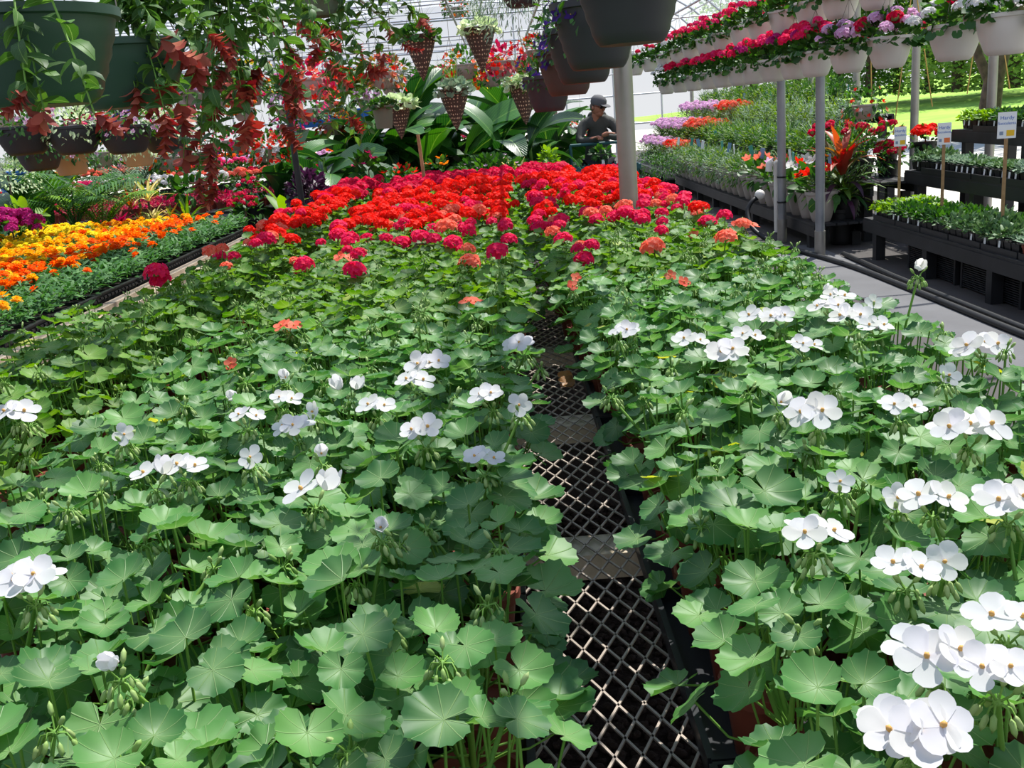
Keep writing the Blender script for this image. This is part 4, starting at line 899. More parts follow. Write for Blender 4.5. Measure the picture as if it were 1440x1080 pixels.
# big grey-leaved trailing plant at the top, right of the cones
WILL = [bush(580+s, 0.34, 0.30, [lanceleaf(0.05, 0.004, .6, .2)], 900, droop=1.1).mesh('foliage', 'grey_green_leaf') for s in range(1)]
for i, (u, v, Y, sc) in enumerate([(735, 10, 7.2, 1.0), (700, -10, 8.2, .9)]):
    q = aty(u, v, Y); r = thing('hanging_basket', 'wispy grey green plant hanging above the cone baskets, %s' % ['nearer', 'further'][i], 'hanging basket', mat=T(*q) @ S(sc)); obj('pot', POTDL, r); obj('foliage', WILL[0], r, T(0, 0, 0.12)); obj('hanger', hanger(0.15, 0.16, 0.5).mesh('hanger', 'wire'), r)
# ================================================================== FOLIAGE PLANTS AT THE BACK
def banana_leaf(L, W, droop, lift):
    return strip(arc(L, droop, 9, lift), W, fold=0.18, cross=5, prof=lambda t: 0.0+math.sin(PI*min(0.985, 0.03+0.93*t))**0.55 if t > 0.10 else 0.10)
BLV = [banana_leaf(L, W, d, l).mesh('leaf', 'banana_leaf') for (L, W, d, l) in ((0.80, 0.135, 1.6, 0.7), (0.95, 0.15, 1.3, 0.9), (0.7, 0.13, 1.9, 0.6), (0.85, 0.14, 1.0, 1.15))]
PTB = potmesh('pot', 0.15, 0.28, 'black_plastic', 0, taper=0.8)
def banana(u, v, Y, label, n=7, sc=1.0, seed=0, h=None):
    """crown (where the leaves part) at pixel u, v; stem down to the floor"""
    r_ = np.random.default_rng(seed+600); q = aty(u, v, Y); r = thing('banana_plant', label, 'plant', (q[0], q[1], 0), 0, 'broad leaved plants behind the geraniums'); z = max(0.35, q[2])
    obj('pot', PTB, r); obj('trunk', tube([(0, 0, 0.26), (0.01, 0, z*0.6), (0, 0, z)], [0.035, 0.028, 0.015], 8).mesh('trunk', 'stem_green'), r)
    for k in range(n):
        a = k*2.39996+r_.uniform(0, 1); obj('leaf', BLV[r_.integers(0, 4)], r, T(0, 0, z-0.05*k) @ RZ(a) @ RY(r_.uniform(-.25, .35)) @ RX(r_.normal(0, .25)) @ S(sc*r_.uniform(.75, 1.1)))
bl = [(455, 222, 10.6, 'leftmost, beside the thin post'), (505, 225, 11.8, 'behind the pink hibiscus'), (548, 205, 12.2, 'with an upright leaf under the cone baskets'), (600, 225, 12.0, 'straight behind the wooden stake'), (655, 215, 12.3, 'under the lowest cone basket'), (705, 205, 12.0, 'right of the lowest cone basket'), (745, 200, 11.9, 'below the dark hanging pots'), (690, 235, 12.9, 'low behind the flowering shrub'), (575, 165, 13.0, 'tallest in the middle'), (775, 205, 13.0, 'rightmost, towards the standing man'), (20, 270, 9.6, 'at the far left edge'), (395, 255, 11.5, 'behind the dark purple shrub'), (630, 195, 13.4, 'at the back of the middle clump'), (725, 170, 13.2, 'tall one behind the dark pots'), (520, 190, 12.6, 'tall one left of the cone baskets'), (610, 185, 13.0, 'tall one between the cone baskets'), (668, 178, 13.6, 'tall one right behind the lowest cone'), (770, 180, 13.6, 'tall one beyond the last dark pot'), (480, 195, 13.2, 'tall one behind the thin leafy stems')]
for i, (u, v, Y, l) in enumerate(bl): banana(u, v, Y, 'broad leaved green banana plant %s' % l, 13, 1.15, i)
POTK = potmesh('pot', 0.12, 0.2, 'black_plastic', 0, taper=0.75); POTK2 = potmesh('pot', 0.09, 0.14, 'black_plastic', 0, taper=0.75)
def stand_z(name, label, x0, x1, y0, y1, z, mat='bench_black', slats=False):
    t = thing(name, label, 'bench', ((x0+x1)/2, (y0+y1)/2, 0)); W_, D_ = x1-x0, y1-y0
    obj('bench_top', box(W_, D_, 0.03, (0, 0, z-0.015)).mesh('bench_top', mat, False), t)
    for a in (-1, 1):
        obj('side_rail', box(0.03, D_, 0.08, (a*(W_/2-0.015), 0, z-0.065)).mesh('side_rail', mat, False), t)
        for b in (-1, 0, 1): obj('leg', box(0.07, 0.07, z-0.03, (a*(W_/2-0.05), b*(D_/2-0.05), (z-0.03)/2)).mesh('leg', mat, False), t)
    return t
def shrub(u, v, Y, R, H, z, leaf, lmat, n, label, name='potted_shrub', heads=None, nh=0, hsc=1.0, cat='plant', pot=None, potH=0.2, seed=0, grp=None):
    """plant whose pot stands at height z; (u, v) marks the middle of its crown"""
    q = aty(u, v, Y); r = thing(name, label, cat, (q[0], q[1], z), rng.uniform(0, 6), grp); zc = q[2]-z
    obj('pot', pot or POTK, r); hh = max(0.02, zc-H*0.4)
    if hh > potH: obj('trunk', tube([(0, 0, potH-0.04), (0.01, 0.0, hh+H*0.3)], [0.012, 0.006], 6).mesh('trunk', 'bark'), r)
    obj('foliage', bush(700+seed, R, H, leaf, n, droop=0.6).mesh('foliage', lmat), r, T(0, 0, max(potH, hh)))
    if heads: scatter_heads(r, HEADMIX[heads] if isinstance(heads, str) else heads, nh, R*0.95, max(potH, hh)+H*0.1, H*0.9, 720+seed, hsc, 'blossom' if not isinstance(heads, str) else 'flower_head')
    return r
stand_z('back_bench', 'black low bench across the back behind the geranium blooms', -1.9, 1.0, 9.05, 9.7, 0.5)
stand_z('left_display_bench', 'black low bench behind the marigolds', -8.2, -1.75, 9.55, 10.6, 0.55)
BGH = BEG['hot_pink']; FLW = lambda c: BEG[c]
shrub(690, 238, 9.4, 0.38, 0.20, 0.5, MEDL, 'bush_leaf', 750, 'wide dark green flowering shrub with specks of pink behind the crimson blooms', heads=BEG['lilac'], nh=14, hsc=.7, seed=1)
shrub(517, 235, 9.4, 0.13, 0.20, 0.5, BIGL, 'bush_leaf', 60, 'upright hibiscus with hot pink flowers left of the stake', heads=BEG['hot_pink'], nh=7, hsc=1.9, seed=2)
shrub(566, 248, 9.3, 0.2, 0.14, 0.5, MEDL, 'bush_leaf', 120, 'low plant with bright red flowers left of the stake', heads=BEG['red'], nh=6, hsc=1.5, seed=3)
shrub(616, 236, 9.3, 0.12, 0.12, 0.5, MEDL, 'bush_leaf', 70, 'small plant with orange and apricot blooms right of the stake', heads=BEG['orange'], nh=3, hsc=2.0, seed=4)
shrub(771, 225, 9.3, 0.08, 0.18, 0.5, MEDL, 'lime_leaf', 130, 'upright lime green shrub right of the variegated plant', seed=5)
shrub(760, 243, 9.2, 0.12, 0.1, 0.5, MEDL, 'bush_leaf', 60, 'small plant with crimson red flowers under the lime shrub', heads=BEG['red'], nh=6, hsc=1.4, seed=6)
shrub(432, 262, 9.4, 0.19, 0.24, 0.3, MEDL, 'dark_purple_leaf', 420, 'dark purple leaved bush between marigolds and red geraniums', seed=7, pot=PTB, potH=.28)
shrub(473, 275, 10.4, 0.2, 0.14, 0.3, MEDL, 'bush_leaf', 160, 'pink flowering plant right of the dark purple bush', heads='pinkwhite', nh=16, hsc=1.0, seed=8)
shrub(345, 290, 9.9, 0.17, 0.17, 0.55, MEDL, 'bush_leaf', 60, 'plant with tall bright red plumes at the end of the marigolds', heads='crimson', nh=12, hsc=.9, seed=9)
shrub(18, 322, 7.4, 0.22, 0.2, 0.55, MEDL, 'bush_leaf', 100, 'magenta flowering bush at the left end of the marigolds', heads='magenta', nh=34, hsc=1.1, seed=10)
shrub(8, 240, 8.4, 0.26, 0.2, 0.4, SMALL, 'pale_leaf', 360, 'pale green shrub under the left dark pots', seed=11)
def spiky(u, v, Y, z, L, W, lmat, label, n=22, seed=0, name='spiky_plant', pot=None, lift=1.1, grp=None, droop=0.9):
    r_ = np.random.default_rng(seed+800); q = aty(u, v, Y); r = thing(name, label, 'plant', (q[0], q[1], z), 0, grp); obj('pot', pot or POTK2, r)
    lf = [strip(arc(L, droop*d, 6, lift*l), W, fold=0.25).mesh('leaf', lmat) for d, l in ((1, 1), (.6, 1.15), (1.3, .8))]; zb = max(0.12, q[2]-z-L*0.45)
    if zb > 0.2: obj('trunk', tube([(0, 0, .1), (0, 0, zb)], 0.012, 6).mesh('trunk', 'bark'), r)
    for k in range(n): obj('leaf', lf[r_.integers(0, 3)], r, T(0, 0, zb+0.012*(k/n)*10*L) @ RZ(k*2.39996) @ RY(0.55-0.75*k/n+r_.normal(0, .1)) @ S(r_.uniform(.75, 1.1)))
    return r
spiky(727, 245, 9.25, 0.5, 0.3, 0.02, 'cream_leaf', 'cream and green striped spiky plant behind the gap in the blooms', 18, 1)
spiky(590, 262, 9.25, 0.5, 0.22, 0.018, 'cream_leaf', 'small cream striped spiky plant at the foot of the stake', 12, 2)
spiky(400, 285, 9.8, 0.3, 0.4, 0.06, 'lime_leaf', 'plant with one broad light green leaf by the purple bush', 6, 3)
for i, (u, v, m, w_) in enumerate([(135, 312, 'red_leaf', 'magenta leaved'), (168, 308, 'red_leaf', 'dark pink leaved'), (196, 305, 'croton_leaf', 'rust leaved'), (215, 300, 'cream_leaf', 'yellow green'), (240, 300, 'croton_leaf', 'bronze'), (182, 275, 'croton_leaf', 'orange brown'), (205, 262, 'cream_leaf', 'cream'), (262, 296, 'grass_blade', 'green')]):
    spiky(u, v, 9.7+0.25*(i % 3), 0.55, 0.2 if i < 5 else .32, 0.016, m, '%s spiky plant behind the marigolds, %s from the left' % (w_, nth(i+1)), 20, 10+i, grp='spiky plants behind the marigolds')
# palms
def frond(L, n=22):
    ax = arc(L, 1.3, 12, 1.2); g = tube(ax, np.linspace(0.006, 0.002, 12), 4, cap=False); tg = np.gradient(ax, axis=0)
    for k in range(n):
        t = 0.2+0.8*k/n; i = t*11; a = int(i); f = i-a; p = ax[a]*(1-f)+ax[min(11, a+1)]*f; d = tg[a]/np.linalg.norm(tg[a]); ll = L*0.36*math.sin(PI*(0.2+0.75*k/n))
        for s_ in (-1, 1):
            e = np.array([d[0]*0.55, s_*0.8, d[2]*0.55]); pts = [p, p+e*ll*0.5+np.array([0, 0, .01]), p+e*ll-np.array([0, 0, ll*0.28])]; g.add(strip(np.array(pts), 0.0095, cross=2))
    return g
FRD = {m: [frond(L).mesh('frond', m) for L in (0.6, 0.75)] for m in ('bush_leaf', 'lime_leaf', 'grey_green_leaf')}
def palm(u, v, Y, z, n, m, label, seed, sc=1.0):
    r_ = np.random.default_rng(seed); q = aty(u, v, Y); r = thing('potted_palm', label, 'palm', (q[0], q[1], z), 0, 'potted palms at the left'); obj('pot', POTK, r)
    zb = max(0.18, q[2]-z-0.25)
    if zb > 0.2: obj('trunk', tube([(0, 0, .15), (0, 0, zb)], 0.015, 6).mesh('trunk', 'stem_green'), r)
    for k in range(n): obj('frond', FRD[m][k % 2], r, T(0, 0, zb) @ RZ(k*2.39996+.4) @ RY(r_.uniform(-.25, .25)) @ S(sc*r_.uniform(.8, 1.1)))
palm(100, 285, 9.0, 0.3, 11, 'bush_leaf', 'feathery green palm behind the left end of the marigolds', 1, 1.25); palm(140, 295, 9.2, 0.3, 8, 'lime_leaf', 'lime green palm with fanned fronds behind the marigolds', 2, 1.15); palm(190, 250, 10.8, 0.3, 8, 'grey_green_leaf', 'blue green palm between the other two', 3, 1.3); palm(85, 235, 10.2, 0.3, 8, 'lime_leaf', 'yellow green palm under the tan pot', 4, 1.3)
shrub(38, 300, 8.2, 0.16, 0.12, 0.4, BIGL, 'lime_leaf', 26, 'light green large leaved plant left of the palms', seed=12)
shrub(352, 262, 11.2, 0.14, 0.12, 0.6, MEDL, 'bush_leaf', 60, 'small pink flowering plant under the hanging begonias', heads='pink', nh=5, hsc=.9, seed=13)
shrub(265, 262, 10.3, 0.18, 0.14, 0.6, BIGL, 'bush_leaf', 60, 'dark leaved potted plant under the longest red bracts', seed=14)
# trays of red leaved bedding at the back left, rows of pots
RB = [bush(730+s, 0.11, 0.07, SMALL, 70).mesh('foliage', 'red_leaf') for s in range(2)]
stand_z('red_bedding_bench', 'bench with rows of red bedding plants beyond the spiky plants', -6.6, -2.3, 11.6, 13.0, 0.72, 'bench_black')
k = 0
for i in range(20):
    for j in range(6):
        x, y = -6.5+i*0.215, 11.72+j*0.22; r = thing('bedding_plant', 'small red bedding plant beyond the spiky plants, %s row, %s from the left' % (nth(j+1), nth(i+1)), 'plant', (x, y, 0.72), rng.uniform(0, 6), 'red bedding plants'); obj('pot', POTM, r); obj('foliage', RB[(i+j) % 2], r, T(0, 0, .1))
# distant benches of flowering plants (left half of the house)
LM = [bush(740+s, 0.17, 0.14, MEDL, 90, droop=.4).mesh('foliage', 'bush_leaf') for s in range(3)]
mixes = ['red', 'pinkwhite', 'hot', 'white', 'coralred', 'crimson', 'hotmag', 'lilac', 'orange', 'purple']; names_ = {'red': 'red', 'pinkwhite': 'pale pink', 'hot': 'hot pink', 'white': 'white', 'coralred': 'coral red', 'crimson': 'crimson', 'hotmag': 'deep pink', 'lilac': 'lilac', 'orange': 'orange', 'purple': 'purple'}
for b, (y0, x0, x1, z) in enumerate([(14.2, -8.2, -1.9, 0.75), (17.0, -8.2, -1.2, 0.85), (20.5, -8.2, -0.2, 0.9)]):
    stand_z('far_bench', 'long far bench of mixed flowers, %s of three behind the banana plants' % nth(b+1), x0, x1, y0, y0+1.0, z, 'weathered_wood')
    for i in range(int((x1-x0)/0.36)):
        for j in range(2):
            m = mixes[(i//3+b*3+j) % len(mixes)]; r = thing('flowering_plant', '%s flowering plant on the %s far bench, %s row, %s from the left' % (names_[m], nth(b+1), ('front', 'back')[j], nth(i+1)), 'plant', (x0+0.2+i*0.36, y0+0.25+j*0.45, z), rng.uniform(0, 6), '%s plants on the %s far bench' % (names_[m], nth(b+1)))
            obj('pot', POTK2, r); obj('foliage', LM[(i+j) % 3], r, T(0, 0, .14)); scatter_heads(r, HEADMIX[m][:3], 7, 0.16, 0.2, 0.12, 900+b*99+i*2+j, 1.25)
# rows of baskets far behind, high
for b, (y0, zb, x0, x1) in enumerate([(15.5, 1.75, -7.5, -1.0), (19.0, 2.05, -7.5, 1.2), (12.9, 1.95, -5.6, -0.3), (22.5, 2.3, -8, 2)]):
    structure('hanging_rail', tube([(x0-.3, y0, zb+0.75), (x1+.3, y0, zb+0.75)], 0.014, 6).mesh('hanging_rail', 'roof_pipe'))
    for i in range(int((x1-x0)/0.62)):
        m = mixes[(i*3+b) % len(mixes)]; r = thing('hanging_basket', 'far %s hanging basket, %s from the left in the %s cross row' % (names_[m], nth(i+1), nth(b+1)), 'hanging basket', (x0+i*0.62, y0, zb), rng.uniform(0, 6), 'far baskets in the %s cross row' % nth(b+1))
        obj('pot', POTW, r); obj('foliage', LM[i % 3], r, T(0, 0, .17) @ S(1.4)); obj('hanger', HNG1[list(HNG1)[0]], r); scatter_heads(r, HEADMIX[m][:3], 12, 0.24, 0.18, 0.16, 1200+i+b*50, 1.3, droop=.2)
# thin leaning post in front of the begonias, wooden stake among the blooms
pq = aty(422, 250, 9.0); o = obj('thin_post', tube([(0, 0, 0), (-0.03, 0, 2.0)], 0.028, 10).mesh('thin_post', 'bench_black'), None, T(pq[0], pq[1], 0)); o['label'] = 'thin dark post rising left of the banana leaves'; o['category'] = 'post'
sq = aty(601, 270, 8.2); o = obj('wooden_stake', tube([(0, 0, 0.75), (-0.03, 0, 1.44)], 0.014, 8).mesh('wooden_stake', 'stake_wood'), None, T(sq[0], sq[1], 0)); o['label'] = 'wooden stake standing among the crimson blooms'; o['category'] = 'stake'
# blue barrels / covers in the distance
for i, (u, v, w_, s_) in enumerate([(768, 136, 0.6, 1), (510, 165, .5, 1), (30, 262, .5, .6), (445, 168, 1.2, .5)]):
    q = aty(u, v, 21 if i != 2 else 12); t = thing('blue_tub', 'blue plastic tub in the distance, %s' % ['beside the dark hanging pots', 'behind the cone baskets', 'by the far left plants', 'behind the begonia baskets'][i], 'tub', (q[0], q[1], 0)); z = max(0.3, q[2])
    obj('tub', lathe([(0.001, z-0.15), (w_*.4, z-0.15), (w_*.5, z+.15), (w_*.54, z+.15), (w_*.54, z+.18), (w_*.45, z+.18), (0.001, z+.16)], 20).mesh('tub', 'blue_plastic', True, 40), t)
    for a, b in ((-1, -1), (1, -1), (-1, 1), (1, 1)): obj('leg', box(0.05, 0.05, z-.15, (a*w_*.28, b*w_*.28, (z-.15)/2)).mesh('leg', 'weathered_wood', False), t)

# ================================================================== RIGHT SIDE: low bench with grey pots, tiers of ferns and grasses
POTGY = potmesh('pot', 0.125, 0.24, 'grey_pot', 0, taper=0.6, n=20)
def tier(name, label, x0, x1, y0, y1, z, mat='bench_black'):
    t = thing(name, label, 'display stand', ((x0+x1)/2, 0, 0)); W_ = x1-x0; ym = (y0+y1)/2; D_ = y1-y0
    n = 5
    for k in range(n): obj('slat', box(W_/n-0.012, D_, 0.022, (-W_/2+(k+.5)*W_/n, ym, z-0.011)).mesh('slat', mat, False), t)
    obj('front_board', box(0.035, D_, 0.10, (-W_/2+0.0175, ym, z-0.072)).mesh('front_board', mat, False), t); obj('back_board', box(0.035, D_, 0.10, (W_/2-0.0175, ym, z-0.072)).mesh('back_board', mat, False), t)
    obj('end_board', box(W_-0.07, 0.035, 0.10, (0, y1-0.0175, z-0.072)).mesh('end_board', mat, False), t)
    k = max(2, int(D_/1.1)); hh = z-0.122
    if hh > 0.05:
        for i in range(k+1):
            for s_ in (-1, 1): obj('leg', box(0.085, 0.085, hh, (s_*(W_/2-0.06), y0+0.25+(D_-0.5)*i/k, hh/2)).mesh('leg', mat, False), t)
    return t
tier('plant_bench', 'low black bench carrying the front row of grey pots', 3.0, 3.55, 9.75, 24, 0.26)
tier('plant_bench', 'second black step behind the grey pots, under the ferns', 3.6, 4.1, 9.9, 24, 0.60); tier('plant_bench', 'third black step of the fern display', 4.15, 4.6, 11.6, 24, 0.90); tier('plant_bench', 'top black step of the fern display by the side posts', 4.65, 5.1, 13.2, 24, 1.15)
ANTH = [bush(750+s, 0.17, 0.2, BIGL, 26, droop=.2).mesh('foliage', 'bush_leaf') for s in range(3)]
FERN = [tuft(20+s, 120, 1.0, 1.1).mesh('foliage', m) for s, m in enumerate(('grass_blade', 'lime_leaf', 'bush_leaf'))]
FINE = [bush(760+s, 0.22, 0.24, [lanceleaf(0.05, 0.006, .6, .2)], 420, droop=.6).mesh('foliage', m) for s, m in enumerate(('bush_leaf', 'grass_blade', 'grey_green_leaf'))]
fc = ['red', 'red', 'white', 'white', 'lilac', 'coral', 'coral', 'coral', None, None, None]
for i in range(24):
    y = 10.0+i*0.345; r = thing('potted_plant', 'grey pot on the low black bench, %s from its near end' % nth(i+1), 'potted plant', mat=T(3.15, y, 0.26) @ RZ(rng.uniform(0, 6)) @ S(1.25), group='grey pots along the low black bench'); obj('pot', POTGY, r); obj('foliage', ANTH[i % 3] if i < 9 else FINE[i % 3], r, T(0, 0, .22) @ S(.9))
    if i < 8:
        for k in range(4): a = k*1.6+i; obj('blossom', BEG[fc[i]][k % 2], r, T(0.12*math.cos(a), 0.12*math.sin(a), 0.36+0.03*k) @ RZ(a) @ RX(.9) @ S(1.7))
    if i % 2 == 0: obj('plant_tag', TAGM[('tag_blue', 'tag_teal', 'tag_white')[i//2 % 3]], r, T(-0.03, -0.06, 0.42) @ RY(.2) @ S(1.5), label='pale plant tag')
for ti, (x, z) in enumerate([(3.42, .26), (3.74, .60), (3.98, .60), (4.36, .90), (4.86, 1.15)]):
    for i in range(36):
        y = 10.05+i*0.38+0.1*(ti % 2)+(.7 if ti == 4 else 0)
        if proj((x, y, z+.4))[0] > (1195 if ti > 1 else 1230): continue
        r = thing('fern' if (i+ti) % 3 else 'ornamental_grass', '%s in the terraced green display, %s row back, %s from its near end' % ('feathery fern' if (i+ti) % 3 else 'tufted ornamental grass', nth(ti+1), nth(i+1)), 'plant', (x, y, z), rng.uniform(0, 6), 'ferns and grasses on the black steps')
        obj('pot', POTK, r); far = y > 18.2
        obj('foliage', (FERN if (i+ti) % 3 == 0 else FINE)[(i*2+ti) % 3], r, T(0, 0, .2) @ S(1.55 if (i+ti) % 3 == 0 else 1.35))
        if far and ti < 4: scatter_heads(r, HEADMIX['lilac' if y > 20 else 'coralred'], 10, 0.22, 0.36, 0.16, 1400+i+ti*20, 1.5)
        if rng.random() < 0.22: obj('plant_tag', TAGM[('tag_blue', 'tag_teal', 'tag_white')[i % 3]], r, T(-0.05, -0.08, 0.3) @ S(1.5), label='pale plant tag')
# two tall black pots at the end of the low bench
for i, (u, v) in enumerate([(922, 272), (938, 276)]):
    q = atz(u, v, 0); r = thing('potted_shrub', 'leafy shrub in a black pot on the floor, %s of two near the grey post' % ['left', 'right'][i], 'plant', (q[0], q[1], 0)); obj('pot', PTB, r); obj('foliage', FINE[0], r, T(0, 0, .45) @ S(1.2))
# potted coloured foliage plant by the slim poles
q = atz(1183, 343, 0); r = thing('cordyline', 'red and bronze long leaved plant in a tall black pot between slim pole and stand', 'plant', (q[0], q[1], 0))
obj('pot', potmesh('pot', 0.14, 0.36, 'black_plastic', 0, taper=0.8), r); obj('trunk', tube([(0, 0, .33), (0.01, 0, .8)], 0.014, 6).mesh('trunk', 'bark'), r)
CL = [strip(arc(0.52, d, 7, 1.1), 0.038, fold=0.3).mesh('leaf', 'croton_leaf') for d in (0.6, 1.2, 1.8)]
CL2 = [strip(arc(0.5, d, 7, 1.0), 0.034, fold=0.3).mesh('leaf', m_) for d, m_ in ((1.0, 'grass_blade'), (1.5, 'bush_leaf'), (1.9, 'dark_purple_leaf'))]
for k in range(62): obj('leaf', (CL if k > 34 else CL2)[k % 3], r, T(0, 0, 0.42+0.36*k/62) @ RZ(k*2.39996) @ RY(0.75-1.0*k/62+rng.normal(0, .12)) @ S(rng.uniform(.75, 1.05)))
# red-flowering pots between
for i, (u, v, Y, z, m, s_) in enumerate([(1205, 188, 10.9, .60, 'crimson', 6), (1160, 186, 10.9, .60, 'crimson', 5), (1250, 215, 10.6, .55, 'crimson', 9), (1302, 190, 10.9, .7, 'red', 9), (1248, 185, 10.7, .7, 'crimson', 6)]):
    shrub(u, v, Y, 0.17, 0.16, z, MEDL, 'bush_leaf', 60, 'potted plant with deep red blooms right of the slim poles, %s from the left' % nth(i+1), heads=m, nh=s_, hsc=1.3, seed=30+i, grp='deep red flowering pots by the stands')
r = None
# ---- stepped stand of succulents
X1, X2, X3 = 3.30, 3.95, 4.60
tier('succulent_stand', 'lowest black step of the succulent display, nearest the walkway', X1, X1+.6, 4.4, 9.25, 0.36)
tier('succulent_stand', 'middle black step of the succulent display', X2, X2+.58, 4.8, 9.95, 0.70); tier('succulent_stand', 'top black step of the succulent display', X3, X3+.55, 5.2, 10.4, 1.03)
# ribbed crates under the first step
cr_ = G()
for k in range(14): cr_.add(box(0.02, 0.9, 0.008, (-0.2, 0, 0.02+k*0.016)))
for s_ in (-1, 1): cr_.add(box(0.03, 0.03, 0.24, (-0.2, s_*0.44, 0.12)))
cr_.add(box(0.38, 0.9, 0.22, (0.005, 0, 0.115)))
CRM = cr_.mesh('ribbed_crate', 'bench_black', False)
for i in range(4):
    o = obj('ribbed_crate', CRM, None, T(X1+0.32, 5.0+i*1.0, 0.0)); o['label'] = 'black ribbed crate under the lowest step, %s from the front' % nth(i+1); o['category'] = 'crate'; o['group'] = 'ribbed crates under the succulent stand'
def rosette(seed, n, L, W, lift):
    r_ = np.random.default_rng(seed); g = G(); lf = [ovalleaf(L, W, d, 3) for d in (0.1, 0.5)]
    for k in range(n): g.add(lf[k % 2], T(0, 0, 0.008*k/n) @ RZ(k*2.39996) @ RY(-lift*(k/n)-0.15) @ S(1.05-0.4*k/n))
    return g
SUC = []
for s, (m, kind) in enumerate([('succulent_leaf', 'r'), ('grey_green_leaf', 'r'), ('succulent_leaf', 'b'), ('bush_leaf', 'b'), ('lime_leaf', 'b'), ('grey_green_leaf', 'b'), ('dark_purple_leaf', 'b')]):
    g = rosette(s, 22, 0.055, 0.016, 1.1) if kind == 'r' else bush(800+s, 0.06, 0.06, SMALL, 60)
    SUC.append((g.mesh('foliage', m), {'r': 'rosette'}.get(kind, 'bushy')))
SQ = G(); 
V = np.array([(a*0.038, b*0.038, 0) for a, b in ((-1, -1), (1, -1), (1, 1), (-1, 1))]+[(a*0.048, b*0.048, 0.085) for a, b in ((-1, -1), (1, -1), (1, 1), (-1, 1))]+[(a*0.042, b*0.042, 0.078) for a, b in ((-1, -1), (1, -1), (1, 1), (-1, 1))])
SQ.raw(V, tris([(3, 2, 1, 0), (0, 1, 5, 4), (1, 2, 6, 5), (2, 3, 7, 6), (3, 0, 4, 7), (4, 5, 9, 8), (5, 6, 10, 9), (6, 7, 11, 10), (7, 4, 8, 11)])); SQ.raw(V[8:], tris([(0, 1, 2, 3)]), None, 1)
SQM = SQ.mesh('pot', ['black_plastic', 'soil'], False); TCM = lathe([(0.001, 0), (0.034, 0), (0.048, 0.075), (0.052, 0.075), (0.052, 0.09), (0.046, 0.09), (0.001, 0.08)], 14).mesh('pot', 'brick_pot', True, 35)
STG = G().add(box(0.028, 0.002, 0.05, (0, 0, 0.03))); STM = STG.mesh('price_tag', 'tag_white', False)
FLT = G().add(box(0.30, 0.50, 0.006, (0, 0, 0.003)))
for s_ in (-1, 1): FLT.add(box(0.008, 0.50, 0.045, (s_*0.15, 0, 0.022))); FLT.add(box(0.30, 0.008, 0.045, (0, s_*0.25, 0.022)))
FLTM = FLT.mesh('nursery_tray', 'tray_plastic', False)
steps = [('lowest step', X1, 0.36, 4.9, 9.15, 4), ('middle step', X2, 0.70, 5.4, 9.9, 3), ('top step', X3, 1.03, 6.3, 10.3, 3)]
for si_, (nm, x0, z, y0, y1, nr) in enumerate(steps):
    for k in range(int((y1-y0)/0.52)):
        for b in range(2 if nr > 3 else 1):
            o = obj('nursery_tray', FLTM, None, T(x0+0.18+b*0.30, y0+0.27+k*0.52, z) @ S(1 if nr > 3 else 1.15, 1, 1)); o['label'] = 'black tray on the %s of the succulent display, %s from the front, %s row' % (nm, nth(k+1), ('front', 'back')[b]); o['category'] = 'tray'; o['group'] = 'trays on the succulent display'
    for k in range(int((y1-y0)/0.104)):
        y = y0+0.07+k*0.104
        fam = (k//9+si_*2) % 7 if si_ == 0 else ((k//8+si_*3) % 6)
        for rI in range(nr):
            x = x0+0.085+rI*0.115+(0.01 if nr < 4 else 0); u, v, zc = proj((x, y, z))
            if u > 1480: continue
            sm, kd = SUC[(fam+(1 if rng.random() < .15 else 0)) % 7]; terr = si_ == 0 and y < 6.5 and rI < 2
            r = thing('succulent', '%s succulent, %s pot, %s, %s row, %s from the front' % (kd, 'terracotta' if terr else 'black', nm, nth(rI+1), nth(k+1)), 'succulent', (x, y, z+0.007), rng.uniform(-.05, .05), '%s succulents in %s pots on the %s' % (kd, 'terracotta' if terr else 'black', nm))
            obj('pot', TCM if terr else SQM, r); obj('foliage', sm, r, T(0, 0, .085) @ RZ(rng.uniform(0, 6)) @ S(rng.uniform(1.15, 1.6)))
            if rI == 0 and rng.random() < 0.45: obj('price_tag', STM, r, T(-0.052, 0, 0.028) @ RZ(PI/2) @ RX(.1), label='white tag')
